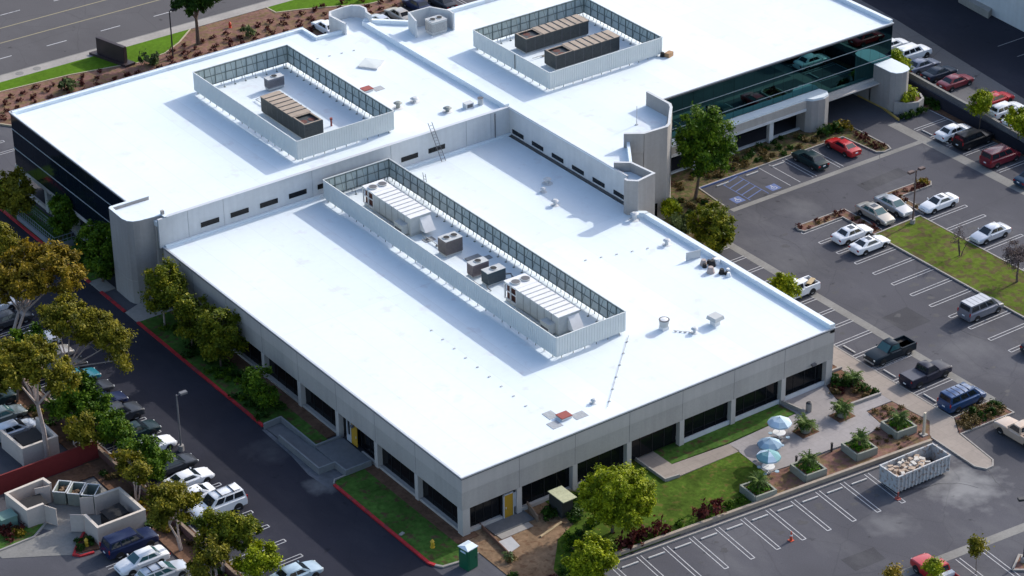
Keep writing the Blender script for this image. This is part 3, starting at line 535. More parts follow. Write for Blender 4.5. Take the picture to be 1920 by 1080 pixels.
part('coping', MB().box(54.9, 43.48, 9.30, 90.55, 43.62, 9.44).box(42.46, 31.6, 9.36, 42.56, 52.0, 9.46), COPE, B3)
part('gravel_stop', MB().box(54.9, 43.50, 9.14, 90.55, 43.6, 9.28).box(42.50, 31.8, ZR1, 42.55, 51.6, ZR1 + .16), COPD, B3)  # gravel stop, plus a dark strip painting the shadow gap along the wall foot
for k in range(6):
    y = 51.4 - 3.55 * k; part('louvre', MB().box(42.49, y - 2.0, 6.50, 42.56, y, 6.98), BLACKG, B3)
XS = [55.4, 61.2, 67.0, 72.8, 78.6, 84.4, 90.5]
for z0, z1 in ((4.25, 5.28), (5.36, 7.36), (7.44, 9.12)):
    for k in range(6): part('window', MB().box(XS[k] + .01, 43.6, z0 if k < 4 or z0 > 5 else 3.25, XS[k + 1] - .01, 43.95, z1), TEALG, B3)
part('mullion', MB().box(55.3, 43.57, 5.28, 90.52, 43.9, 5.36).box(55.3, 43.57, 7.36, 90.52, 43.9, 7.44), MULL, B3)
vm = MB()
for k in range(1, 24): vm.box(55.3 + 1.45 * k, 43.594, 4.25, 55.32 + 1.45 * k, 43.602, 9.12)
part('mullion', vm, BLACKG, B3)
part('window', MB().box(90.3, 43.96, 3.2, 90.48, 76.2, 9.12), TEALG, B3)
# low projecting canopy with round pier
part('canopy', MB().prism([(54.9, 43.58), (79.6, 43.58), (79.9, 42.6), (79.5, 41.9), (78.5, 41.6), (77.2, 41.9), (76.6, 42.5), (56.5, 42.3), (55.0, 42.3)], 3.95, 4.2), ROOF, B3)
part('fascia', MB().box(55.0, 42.32, 3.05, 76.6, 42.55, 3.95).box(55.0, 42.25, 2.75, 76.6, 42.55, 3.05, 1), [FACADE, WALLW], B3)
part('pier', MB().prism([(76.6, 43.9), (76.6, 42.4), (77.0, 41.9), (77.8, 41.6), (78.8, 41.6), (79.6, 41.9), (79.9, 42.5), (79.9, 43.9)], 0, 3.95), WALLT, B3)
part('soffit', MB().box(55, 42.5, 2.8, 90, 56, 2.95).box(79.9, 43.4, 2.75, 88, 43.95, 3.2), FACADEU, B3)
for x in (60.8, 66.2, 71.8): part('column', MB().box(x - .3, 42.6, 0, x + .3, 43.1, 2.8), WALLW, B3)
part('window', MB().box(55.5, 45.9, .3, 76.6, 46.1, 2.8), BLACKG, B3); part('sill', MB().box(55.5, 43.2, 0, 76.6, 43.5, .3), WALLW, B3)
part('wall', MB().box(78, 60, 0, 90.2, 60.3, 3.2).box(87.9, 43.9, 0, 88.3, 60, 3.2), WALLT, B3)
part('end_pier', MB().prism([(87.9, 44.1), (87.9, 40.8), (88.2, 40.2), (88.8, 39.9), (89.6, 39.9), (90.2, 40.2), (90.5, 40.8), (90.5, 43.5), (90.5, 44.1)], 0, 4.9), WALLT, B3)
part('end_pier_cap', MB().prism([(87.85, 43.55), (87.85, 40.8), (88.15, 40.15), (88.8, 39.85), (89.6, 39.85), (90.25, 40.15), (90.55, 40.8), (90.55, 43.55)], 4.9, 4.98), ROOF, B3)
part('planter_wall', MB().wall([(88.0, 40.0), (88.9, 38.9), (90.2, 38.4), (91.3, 38.8), (91.9, 39.9), (91.6, 41.6)], 0.25, 0, 1.5), WALLT, B3)
part('planter_soil', MB().prism([(88.2, 40.2), (88.9, 39.0), (90.2, 38.5), (91.2, 38.9), (91.8, 39.9), (91.5, 41.5), (90.6, 41.5), (90.6, 40.0)], 0, 1.35), SOIL, B3)
# screen towers at the inner corner
twD = [(42.62, 33.8), (44.0, 32.7), (44.35, 29.4), (42.0, 29.05), (41.25, 29.75), (41.25, 30.2)]
part('screen_tower', MB().wall(twD, 0.22, 0, 10.0), WALLT, B3); part('tower_roof', MB().prism([(42.6, 33.6), (43.9, 32.6), (44.2, 29.5), (42.0, 29.2), (41.35, 29.8), (42.6, 31.4)], 8.7, 9.0), ROOF, B3)
part('wall', MB().prism([(42.78, 33.6), (43.9, 32.6), (44.2, 29.5), (42.0, 29.2), (41.35, 29.8), (42.6, 31.4)], 0, 8.7), WALLT, B3)
twH = [(54.7, 43.58), (54.7, 39.7), (54.3, 39.0), (51.6, 36.0), (51.0, 35.65), (48.1, 35.8), (46.4, 37.0)]
part('screen_tower', MB().wall(twH[:6], 0.26, 0, 10.9).wall(twH[5:], 0.26, 8.7, 10.9).wall([(48.1, 35.85), (46.9, 36.9)], 0.24, 0, 8.7), WALLT, B3)
part('fin_wall', MB().wall([(44.1, 32.9), (46.9, 36.9)], 0.3, 0, 10.0), ROOF, B3)
part('coping', MB().wall(twH, 0.3, 10.9, 10.94).wall(twD, 0.26, 10.0, 10.04), WALLW, B3)
part('door', MB().obox(49.3, 35.6, 0.1, 2.3, 1.1, .08, -0.05), BLACKG, B3)
# screen wall with the small condenser near the north edge
kw = [(44.9, 73.2), (45.6, 75.7), (48.4, 75.6), (49.6, 73.4), (49.5, 72.4)]
part('screen_wall', MB().wall(kw, 0.2, ZR3, 11.4), WALLW, B3)

# ---------------- pale building at the far upper right
B4 = thing('warehouse', 'pale grey blank-walled warehouse cut off by the upper right corner', 'building', (115, 60, UP))
part('wall', MB().prism([(115.4, 100), (115.4, 62), (113.6, 40), (112, 20), (170, 20), (170, 100)], UP, UP + 9), WALLW, B4)
part('loading_ramp', MB().prism([(114.1, 56.5), (115.4, 57), (115.2, 51.5), (113.4, 50.6)], UP, UP + 0.9), CONC, B4)
part('roof', MB().prism([(115.2, 100.2), (115.2, 62), (113.4, 39.8), (111.8, 19.8), (170.2, 19.8), (170.2, 100.2)], UP + 9, UP + 9.3), ROOF, B4)

# ============================================================ ROOFTOP EQUIPMENT
def eq_screen(label, x0, x1, y0, y1, zr, zb, zt, pitch=1.32, door=None):
    """ribbed panel enclosure on legs with raking braces inside"""
    t = thing('equipment_screen', label, 'equipment screen', ((x0 + x1) / 2, (y0 + y1) / 2, zr), 0, 'equipment screens on the roofs')
    sides = [('x', y0, x0, x1, 1), ('x', y1, x0, x1, -1), ('y', x0, y0, y1, 1), ('y', x1, y0, y1, -1)]
    br = MB()     # prototype brace, leaning into +y
    br.tube([(0, 0.10, zt - zr - 0.15), (0, 0.85, 0.05)], 0.028, 5); br.tube([(0, 0.09, 0.0), (0, 0.09, zb - zr + .1)], 0.04, 5); br.box(-.08, .78, 0, .08, .98, .06)
    proto = br.build('brace', SCRF, None, local=True); me = proto.data; bpy.data.objects.remove(proto)
    for ax, f, a, b, sg in sides:
        mb = MB()
        def bx(u0, u1, d0, d1, z0, z1, mi, mb=mb):
            if ax == 'x': mb.box(u0, f + sg * d0, z0, u1, f + sg * d1, z1, mi)
            else: mb.box(f + sg * d0, u0, z0, f + sg * d1, u1, z1, mi)
        e = 0.0 if ax == 'x' else 0.03
        bx(a + e, b - e, 0, 0.025, zb, zt, 0)
        n = int((b - a) / 0.30)
        for i in range(n):
            u = a + (b - a) * (i + .2) / n; bx(u, u + .14, -0.035, -0.002, zb + .01, zt - .01, 0)
        bx(a - .02, b + .02, -0.05, 0.05, zt + .002, zt + .05, 2)
        bx(a + e + .03, b - e - .03, 0.026, 0.03, zb + .02, zt - .02, 1)
        p = part('panel', mb, [SCRN, SCRI, SCRN], t)
        fr = MB()
        def fx(u0, u1, d0, d1, z0, z1, mb=fr):
            if ax == 'x': mb.box(u0, f + sg * d0, z0, u1, f + sg * d1, z1)
            else: mb.box(f + sg * d0, u0, z0, f + sg * d1, u1, z1)
        for z in (zb + .05, (zb + zt) / 2, zt - .1): fx(a + .05, b - .05, .031, .09, z - .035, z + .035)
        m_ = max(2, round((b - a) / pitch))
        for i in range(m_ + 1):
            u = a + .05 + (b - a - .1) * i / m_; fx(u - .035, u + .035, .0305, .12, zb, zt - .02)
        part('frame', fr, SCRF, t)
        for i in range(m_):
            u = a + (b - a) * (i + .5) / m_
            o = bpy.data.objects.new('brace', me); C.objects.link(o); o.parent = t
            if ax == 'x': wp = (u, f, zr); ang = 0 if sg > 0 else math.pi
            else: wp = (f, u, zr); ang = -math.pi / 2 if sg > 0 else math.pi / 2
            o.location = Vector(wp) - ORG[t.name]; o.rotation_euler = (0, 0, ang)
    if door: part('door_gap', MB().box(*door), BLACK, t)
    return t
eq_screen('very long ribbed equipment screen on the low foreground roof', 18.3, 26.4, 11.0, 51.0, ZR1, 6.42, 8.45)
eq_screen('ribbed equipment screen around the single tan-topped chiller at upper left', 17.8, 29.8, 55.0, 76.4, ZR2, 9.3, 11.4)
eq_screen('ribbed equipment screen around the two tan-topped chillers', 48.4, 64.0, 52.6, 67.0, ZR3, 9.57, 11.5, door=(48.33, 58.9, 9.7, 48.36, 59.0, 11.4))

def rtu(label, x0, y0, y1, zr):
    """long packaged roof unit: fans and open coil bays at the north end, intake hood at the south end"""
    x1 = x0 + 2.45; z0 = zr + .35; z1 = zr + 2.1
    t = thing('rooftop_unit', label, 'air handler', ((x0 + x1) / 2, (y0 + y1) / 2, zr), 0, 'long packaged roof units')
    part('base', MB().box(x0 + .1, y0 + .1, zr, x1 - .1, y1 - .1, z0), UNITG, t)
    yc = y1 - 2.0
    mb = MB().box(x0, y0, z0, x1, yc, z1)
    for k in range(1, 6):
        y = y0 + (yc - y0) * k / 6; mb.box(x0 - .012, y - .02, z0, x0 - .002, y + .02, z1, 1); mb.box(x1 + .002, y - .02, z0, x1 + .012, y + .02, z1, 1)
    part('casing', mb, [UNITG, COPD], t)
    lid = MB().box(x0 - .05, y0 - .05, z1 + .003, x1 + .05, yc, z1 + .06)
    for k in range(1, 9):
        y = y0 + (yc - y0) * k / 9; lid.box(x0 - .05, y - .05, z1 + .062, x1 + .05, y + .05, z1 + .12, 1)
    part('lid', lid, [UNITW, UNITG], t)
    c = MB().box(x0, yc, z0, x0 + .12, yc + .12, z1).box(x0, y1 - .12, z0, x0 + .12, y1, z1).box(x1 - .12, y1 - .12, z0, x1, y1, z1).box(x0, yc + .95, z0, x0 + .12, yc + 1.07, z1).box(x0, yc, z1 - .12, x1, y1, z1).box(x0, yc, z0, x0 + .1, y1, z0 + .1).box(x0 + .02, yc, z0 + .85, x0 + .1, y1, z0 + .95)
    part('coil_frame', c, UNITW, t)
    part('coil', MB().box(x0 + .25, yc + .05, z0, x1 - .05, y1 - .15, z1 - .13), RUST, t)
    part('fan_deck', MB().box(x0 - .03, yc - .02, z1 + .003, x1 + .03, y1 + .03, z1 + .09), UNITW, t)
    for k in (0, 1):
        cx = x0 + .65 + 1.15 * k; f = part('fan', MB().cyl(cx, yc + 1.0, z1 + .09, z1 + .22, .5, 20), UNITG, t)
        part('fan_grille', MB().cyl(cx, yc + 1.0, z1 + .22, z1 + .235, .42, 20), COPD, f)
    part('control_box', MB().box(x0 - .75, y0 + .5, z0 - .1, x0 - .003, y0 + 1.9, z0 + .95).box(x0 - .76, y0 + .6, z0 + .1, x0 - .75, y0 + 1.8, z0 + .5, 1), [UNITG, COPD], t)
    hd = MB().add([(x0 + 1.1, y0 - .003, z1 - .25), (x1 - .1, y0 - .003, z1 - .25), (x1 - .1, y0 - 1.0, z0 + .2), (x0 + 1.1, y0 - 1.0, z0 + .2), (x0 + 1.1, y0 - .003, z0 + .1), (x1 - .1, y0 - .003, z0 + .1)], [(0, 1, 2, 3), (0, 3, 4), (1, 5, 2), (3, 2, 5, 4), (0, 4, 5, 1)])
    part('intake_hood', hd, UNITW, t)
    part('duct', MB().box(x0 - .35, y0 + 2.2, zr + .05, x0 - .05, yc - .3, zr + .3), UNITG, t)
rtu('long white packaged roof unit at the far end inside the long screen', 20.95, 38.9, 47.7, ZR1)
rtu('long white packaged roof unit at the near end inside the long screen', 20.95, 14.2, 22.9, ZR1)
def chiller(label, x0, x1, y0, y1, zr, zt, axis, openend):
    t = thing('chiller', label, 'chiller', ((x0 + x1) / 2, (y0 + y1) / 2, zr), 0, 'tan topped chillers')
    part('skid', MB().box(x0 + .1, y0 + .1, zr, x1 - .1, y1 - .1, zr + .2), UNITG, t)
    mb = MB(); L0, L1 = (x0, x1) if axis == 'x' else (y0, y1)
    mb.box(x0, y0, zr + .2, x1, y1, zr + .35)
    if axis == 'x': mb.box(x0, y0, zr + .35, x1, y0 + .06, zt).box(x0, y1 - .06, zr + .35, x1, y1, zt).box(x0, y0 + .06, zr + .35, x0 + .06, y1 - .06, zt).box(x1 - .06, y0 + .06, zr + .35, x1, y1 - .06, zt)
    else: mb.box(x0, y0, zr + .35, x1, y0 + .06, zt).box(x0, y1 - .06, zr + .35, x1, y1, zt).box(x0, y0 + .06, zr + .35, x0 + .06, y1 - .06, zt).box(x1 - .06, y0 + .06, zr + .35, x1, y1 - .06, zt)
    n = int((L1 - L0) / 1.1)
    for i in range(n + 1):
        u = L0 + (L1 - L0) * i / n
        if axis == 'x':
            for yy in (y0 - .02, y1 + .001): mb.box(u - .03, yy, zr + .25, u + .03, yy + .02, zt, 1)
        else:
            for xx in (x0 - .02, x1 + .001): mb.box(xx, u - .03, zr + .25, xx + .02, u + .03, zt, 1)
    for i in range(7):
        z = zr + .45 + i * (zt - zr - .5) / 7; mb.box(x0 - .012, y0 - .012, z, x1 + .012, y1 + .012, z + .03, 0)
    part('casing', mb, [CHDK, COPD], t)
    s = 2.4; r = []
    if openend == 'x0': r = (x0 + s, y0 - .06, x1 + .06, y1 + .06); pit = (x0 + .12, y0 + .12, x0 + s - .1, y1 - .12)
    else: r = (x0 - .06, y0 + s, x1 + .06, y1 + .06); pit = (x0 + .12, y0 + .12, x1 - .12, y0 + s - .1)
    lid = MB().box(r[0], r[1], zt + .003, r[2], r[3], zt + .07)
    for i in range(1, 7):
        if axis == 'x': u = r[0] + (r[2] - r[0]) * i / 7; lid.box(u - .05, r[1] - .01, zt + .072, u + .05, r[3] + .01, zt + .12, 1)
        else: u = r[1] + (r[3] - r[1]) * i / 7; lid.box(r[0] - .01, u - .05, zt + .072, r[2] + .01, u + .05, zt + .12, 1)
    part('lid', lid, [CHTAN, CHDK], t)
    part('coil', MB().box(pit[0], pit[1], zr + .4, pit[2], pit[3], zt - .35), RUST, t)
    cx, cy = (pit[0] + pit[2]) / 2, (pit[1] + pit[3]) / 2
    fb = MB(); dx, dy = (.0, .5)
    for k in (-1, 1):
        px, py = (cx, cy + k * .5) if openend == 'x0' else (cx + k * .5, cy)
        f = part('fan', MB().cyl(px, py, zt - .35, zt - .2, .42, 14), RUST, t)
    part('rim', MB().wall([(pit[0], pit[1]), (pit[2], pit[1]), (pit[2], pit[3]), (pit[0], pit[3]), (pit[0], pit[1])], .14, zt - .05, zt + .03), CHTAN, t)
chiller('tan-topped chiller standing alone in the upper left screen', 20.95, 23.2, 58.6, 67.4, ZR2, 10.95, 'y', 'y0')
chiller('farther of the two tan-topped chillers standing side by side', 52.1, 60.8, 62.0, 64.1, ZR3, 11.1, 'x', 'x0')
chiller('nearer of the two tan-topped chillers standing side by side', 52.1, 60.9, 56.4, 58.5, ZR3, 11.1, 'x', 'x0')
def condenser(label, cx, cy, lx, ly, zr, h, mat, fans=2, sub='x', a=0, cat='condenser'):
    t = thing('condensing_unit', label, cat, (cx, cy, zr)); t.rotation_euler = (0, 0, a)
    L = lambda mb, n, mt, p=t: mb.build(n, mt, p, local=True)
    b = MB().box(-lx / 2, -ly / 2, .25, lx / 2, ly / 2, h)
    for i in range(8): z = .4 + i * (h - .55) / 8; b.box(-lx / 2 - .012, -ly / 2 - .012, z, lx / 2 + .012, ly / 2 + .012, z + .04, 1)
    L(b, 'casing', [mat, COPD]); L(MB().box(-lx / 2 + .05, -ly / 2 + .05, 0, lx / 2 - .05, ly / 2 - .05, .25), 'base', UNITG)
    L(MB().box(-lx / 2 - .03, -ly / 2 - .03, h + .002, lx / 2 + .03, ly / 2 + .03, h + .05), 'lid', UNITG)
    for k in range(fans):
        u = (k - (fans - 1) / 2) * .9
        px, py = (u, 0) if sub == 'x' else (0, u)
        f = L(MB().cyl(px, py, h + .05, h + .13, .38, 18), 'fan', UNITG); L(MB().cyl(px, py, h + .13, h + .145, .32, 18), 'fan_grille', BLACK, f)
    return t
condenser('brown louvred condenser with two black fans between the two long roof units', 22.3, 33.9, 2.0, 1.4, ZR1, 1.75, M('brown_louvre', (0.14, 0.115, 0.11), rough=.6, var=.15, sc=4), sub='x')
condenser('grey two-fan condenser inside the angled screen wall on the north edge', 47.6, 73.2, 2.0, 1.5, ZR3, 1.6, UNITG, sub='x')
condenser('small old grey unit alone behind the tan chiller at upper left', 25.3, 71.9, 2.0, 0.9, ZR2 + .1, 1.3, M('purple_grey', (0.18, 0.18, 0.21), rough=.6, var=.15, sc=4), fans=1)
condenser('reddish grey flat condenser beside the dark teal one in the long screen', 21.9, 28.6, 1.9, 1.0, ZR1, 1.45, M('mauve', (0.20, 0.15, 0.16), rough=.6, var=.2, sc=4), fans=1)
g = condenser('dark teal condenser with pipe tangle in the middle of the long screen', 22.2, 26.4, 2.1, 1.1, ZR1, 1.5, M('dark_teal', (0.03, 0.06, 0.08), rough=.5, var=.2, sc=4), fans=1)
mb = MB().tube([(1.1, 0, .5), (1.8, -.3, .5), (1.9, -.8, .2)], .05).tube([(1.1, -.3, .8), (1.6, -.7, .8), (1.6, -.9, .1)], .04).tube([(-1.1, -.4, .3), (-1.4, -.9, .3), (-1.2, -1.3, .05)], .05); mb.build('pipes', COPD, g, local=True)
def tagged(mb, name, mat, label, cat, loc, group=None, **k): return tag(mb.build(name, mat, loc=loc, **k), label, cat, group)
def conduit(label, pts, r=.05, mat=None):
    t = thing('conduit', label, 'conduit', pts[0]); part('pipe', MB().tube(pts, r, 6), mat or UNITG, t); L = [Vector(q) for q in pts]
    for i in range(len(L) - 1):
        k = max(1, int((L[i + 1] - L[i]).length / 2.5))
        for j in range(k):
            q = L[i].lerp(L[i + 1], (j + .5) / k)
            if abs(L[i + 1].z - L[i].z) < .05: part('support', MB().box(q.x - .12, q.y - .12, q.z - .16, q.x + .12, q.y + .12, q.z - .05), PADM, t)
    return t
PADM = M('support_block', (.30, .27, .24), rough=.9)
for lb, pts in (('gas pipe along the west side of the long screen', [(19.6, 14.0, ZR1 + .2), (19.6, 30.0, ZR1 + .2), (20.6, 30.0, ZR1 + .2)]), ('pipe run from the far roof unit to the brown condenser', [(22.0, 38.4, ZR1 + .2), (22.0, 36.6, ZR1 + .2), (22.0, 35.0, ZR1 + .2)]), ('conduit between the teal condenser and the near roof unit', [(23.4, 26.0, ZR1 + .2), (23.9, 24.2, ZR1 + .2), (23.9, 23.2, ZR1 + .2)]), ('white pipe between the tan chiller and the old grey unit', [(22.0, 67.6, ZR2 + .2), (22.0, 70.4, ZR2 + .2), (25.0, 70.9, ZR2 + .2)]), ('low duct along the west foot of the near long roof unit', [(20.3, 15.0, ZR1 + .25), (20.3, 21.5, ZR1 + .25)]), ('low duct along the west foot of the far long roof unit', [(20.3, 40.5, ZR1 + .25), (20.3, 46.5, ZR1 + .25)]), ('pipe from the mauve condenser to the west panel', [(20.8, 28.6, ZR1 + .3), (19.4, 28.6, ZR1 + .3), (19.4, 31.5, ZR1 + .3)]), ('pipe run in front of the far tan chiller', [(51.8, 60.4, ZR3 + .2), (60.6, 60.4, ZR3 + .2)])): conduit(lb, pts)
for i, (x, y, lx, ly) in enumerate(((21.5, 37.0, 1.2, .8), (19.5, 33.6, .9, .9), (22.6, 31.2, 1.6, .7), (20.2, 26.6, .6, 1.3), (24.2, 30.5, .8, .6))):
    tagged(MB().box(x, y, ZR1 + .003, x + lx, y + ly, ZR1 + .05 + .05 * (i % 3)), 'equipment_pad', M('equipment_pad', (.24, .25, .26), rough=.9, var=.2, sc=4), ['grey pad south of the far long roof unit', 'small square pad west of the brown condenser', 'long pad in front of the brown condenser', 'narrow pad west of the teal condenser', 'small pad between the condensers and the east panel'][i], 'equipment pad', (x, y, ZR1))
# hatches, vents and odds and ends
def hatch(label, x, y, zr):
    t = thing('roof_hatch', label, 'roof hatch', (x, y, zr)); part('kerb_frame', MB().box(x - .55, y - .45, zr, x + .55, y + .45, zr + .25), WALLW, t)
    part('lid', MB().box(x - .6, y - .5, zr + .25, x + .6, y + .5, zr + .34), REDB, t, bevel=.02)
    return t
hatch('red roof hatch near the front edge of the low roof', 12.9, 2.6, ZR1); hatch('red roof hatch outside the upper left screen', 33.0, 65.3, ZR2)
PAD = M('walk_pad', (0.33, 0.35, 0.37), rough=.9, var=.2, sc=4)
for bx, lb in (((11.7, 3.1, 12.7, 4.3), 'grey walkway pad behind the front red hatch'), ((13.6, 1.6, 14.9, 2.6), 'grey walkway pad on the right of the front red hatch'), ((11.0, 1.6, 12.1, 2.7), 'grey walkway pad on the near left of the front red hatch')):
    tagged(MB().box(bx[0], bx[1], ZR1 + .003, bx[2], bx[3], ZR1 + .03), 'walkway_pad', PAD, lb, 'walkway pad', (bx[0], bx[1], ZR1))
tagged(MB().box(33.7, 64.5, ZR2 + .003, 34.9, 65.5, ZR2 + .03), 'walkway_pad', PAD, 'grey walkway pad beside the upper left red hatch', 'walkway pad', (34.2, 65, ZR2))
t = thing('skylight', 'square domed skylight set askew on the upper left roof', 'skylight', (37.1, 70.7, ZR2), 0.62)
MB().box(-1.15, -1.15, 0, 1.15, 1.15, .22).build('kerb_frame', WALLW, t, local=True)
MB().add([(-1.1, -1.1, .22), (1.1, -1.1, .22), (1.1, 1.1, .22), (-1.1, 1.1, .22), (-.3, -.3, .28), (.3, .3, .28)], [(0, 1, 4), (1, 2, 5, 4), (2, 3, 5), (3, 0, 4, 5), (3, 2, 1, 0)]).build('dome', M('skylight_dome', (0.55, 0.58, 0.56), rough=.25, var=.05, spec=.6), t, local=True, bevel=.03)
t = thing('exhaust_fan', 'drum exhaust fan with dark rim standing on the low roof', 'exhaust fan', (29.8, 9.5, ZR1))
part('curb', MB().box(29.45, 9.15, ZR1, 30.15, 9.85, ZR1 + .35), UNITW, t); part('drum', MB().cyl(29.8, 9.5, ZR1 + .35, ZR1 + 1.0, .42, 20, .5), UNITG, t, smooth=True); part('rim', MB().cyl(29.8, 9.5, ZR1 + 1.0, ZR1 + 1.06, .52, 20), COPD, t); part('cap', MB().cyl(29.8, 9.5, ZR1 + 1.06, ZR1 + 1.12, .38, 20, .2), UNITW, t, smooth=True)
t = thing('vent_hood', 'flat square grey vent hood on a curb, nearest the right corner of the low roof', 'vent hood', (34.2, 7.3, ZR1))
part('curb', MB().box(33.85, 6.95, ZR1, 34.55, 7.65, ZR1 + .6), UNITW, t); part('hood', MB().obox(34.2, 7.3, ZR1 + .6, ZR1 + .95, 1.25, 1.25, 0.1, taper=.86), UNITG, t)
def vent(label, x, y, zr, h=.7, r=.22, cap=.34, mat=None, cat='vent', group=None):
    t = thing('roof_vent', label, cat, (x, y, zr), 0, group); mat = mat or WALLW
    part('pipe', MB().cyl(x, y, zr, zr + h, r * .7, 10), mat, t); part('flashing', MB().cyl(x, y, zr, zr + .06, r * 2, 12, r * 1.2), WALLW, t); part('cap', MB().cyl(x, y, zr + h, zr + h + .16, cap, 12, cap * .5), mat, t); return t
WG = 'small white vents on the roofs'
vent('small white capped vent high on the low roof near the inner corner', 38.9, 40.2, ZR1, .5, .3, .45, group=WG); vent('small white vent just below the inner corner vent', 37.4, 38.9, ZR1, .35, .2, .3, group=WG)
vent('white gooseneck vent standing in the band of shade on the low roof', 36.6, 35.8, ZR1, .5, .25, .4, group=WG); vent('white vent by the two-stage screen tower', 41.1, 28.4, ZR1 , .7, .3, .45, group=WG)
vent('white vent below the tower, just above the junk pile', 40.4, 22.3, ZR1, .5, .25, .4, group=WG); vent('white vent to the right of the drum fan and its pipe run', 31.6, 7.2, ZR1, .45, .2, .35, group=WG)
vent('small pale vent behind the front red hatch', 16.5, 3.0, ZR1, .3, .2, .28, group=WG); vent('pale twin vent in the middle of the upper left roof', 35.6, 59.8, ZR2, .4, .3, .5, group=WG)
vent('grey mushroom fan outside the corner of the upper left screen', 33.3, 59.6, ZR2, .6, .32, .5, mat=M('vent_grey', (.22, .24, .23), rough=.6, var=.2, sc=5), cat='exhaust fan')
vent('grey dish-shaped vent left of the white box near the block corner', 37.0, 55.6, ZR2, .45, .3, .5, mat=MATS['vent_grey'], cat='vent')
tagged(MB().box(38.9, 54.8, ZR2, 39.9, 55.5, ZR2 + .6).box(39.05, 54.79, ZR2 + .12, 39.75, 54.80, ZR2 + .5, 1), 'exhaust_box', [WALLW, COPD], 'white exhaust box with a dark louvre near the block corner', 'exhaust box', (39.4, 55.1, ZR2))
t = thing('drum', 'open grey drum vent beside the white exhaust box', 'vent', (40.9, 55.0, ZR2)); part('pipe', MB().cyl(40.9, 55.0, ZR2, ZR2 + .75, .3, 14), UNITG, t); part('rim', MB().cyl(40.9, 55.0, ZR2 + .75, ZR2 + .79, .33, 14, .33), COPD, t)
tagged(MB().cyl(25.2, 60.2, ZR2, ZR2 + .75, .1, 8).cyl(25.2, 60.2, ZR2 + .75, ZR2 + .95, .16, 8), 'pipe', REDB, 'dark red standpipe beside the tan chiller', 'pipe', (25.2, 60.2, ZR2))
t = thing('crate', 'small brown crate and black bag at the corner of the right-hand screen', 'crate', (64.4, 52.3, ZR3)); part('box', MB().obox(64.5, 52.0, ZR3, ZR3 + .5, .9, .6, .3), M('cardboard', (.33, .2, .11), rough=.9), t); part('bag', MB().cyl(63.9, 52.4, ZR3, ZR3 + .5, .3, 8, .2), BLACK, t)
tagged(MB().tube([(50.8, 40.4, ZR3), (50.8, 40.4, ZR3 + 2.2)], .04).box(50.65, 40.3, ZR3, 50.95, 40.5, ZR3 + .1), 'mast', UNITG, 'thin antenna mast on the roof behind the tall screen tower', 'mast', (50.8, 40.4, ZR3))
# ladders
def ladder(label, p0, p1, wdir, mat):
    t = thing('ladder', label, 'ladder', p0); a = Vector(p0); b = Vector(p1); wv = Vector(wdir).normalized() * .24
    for s in (-1, 1): part('rail', MB().tube([a + wv * s, b + wv * s], .035, 5), mat, t)
    n = int((b - a).length / .35)
    for i in range(1, n): q = a + (b - a) * i / n; part('rung', MB().tube([q - wv, q + wv], .022, 5), mat, t)
ladder('aluminium ladder leaning on the pale wall between the low roof and upper left roof', (33.2, 50.9, ZR1), (32.3, 52.0, 10.5), (1, .0, 0), COPD)
ladder('dark ladder hooked over the far side of the long screen', (26.9, 44.6, ZR1), (26.5, 44.6, 9.3), (0, 1, 0), SCRF)
# pipe run on blocks
PADL = M('pale_block', (.42, .43, .44), rough=.9)
def piperun(label, pts, z, n, pipe=True, grp=None):
    t = thing('pipe_run', label, 'pipe run', (*pts[0], z)); L = [Vector((*q, z)) for q in pts]
    if pipe: part('pipe', MB().tube([q + Vector((0, 0, .12)) for q in L], .018, 5), COPD, t)
    seg = [(L[i + 1] - L[i]).length for i in range(len(L) - 1)]; T = sum(seg)
    for k in range(n):
        d = T * (k + .5) / n; i = 0
        while d > seg[i] and i < len(seg) - 1: d -= seg[i]; i += 1
        q = L[i].lerp(L[i + 1], d / seg[i]); part('block', MB().box(q.x - .11, q.y - .07, z, q.x + .11, q.y + .07, z + .07), PADL, t)
piperun('thin dark pipe run from the near screen corner to the front edge', [(26.3, 10.4), (21.6, 6.0), (17.0, 1.6)], ZR1, 6)
piperun('row of small support blocks along the front-left of the low roof', [(12.2, 23.4), (11.3, 5.2)], ZR1, 9, pipe=False)
piperun('row of small support blocks right of the long screen', [(31.2, 24.8), (39.2, 22.6)], ZR1, 5, pipe=False)
piperun('short thin pipe run beside the drum fan', [(30.2, 8.6), (31.4, 7.3)], ZR1, 4)
piperun('row of small blocks behind the upper left screen', [(31.0, 76.0), (38.4, 75.0)], ZR2, 5, pipe=False)
# roofers' leftovers in the lee of the east parapet
t = thing('roofing_debris', 'heap of black and white roofing bags and buckets against the right parapet', 'debris heap', (40.8, 15.3, ZR1))
rnd = random.Random(5)
for k in range(11):
    x, y = 40.2 + rnd.random() * 1.7, 13.6 + rnd.random() * 3.6; r = .22 + rnd.random() * .22
    part(['bag', 'bucket', 'sack'][k % 3], MB().cyl(x, y, ZR1, ZR1 + r * 1.5, r, 9, r * .6), [BLACK, WHITE, BARKP, BLACK][k % 4], t, smooth=True)
tagged(MB().obox(40.6, 18.4, ZR1, ZR1 + .9, 1.6, .05, -.2), 'board', WALLW, 'pale board standing on edge behind the roofing debris', 'board', (40.6, 18.4, ZR1))

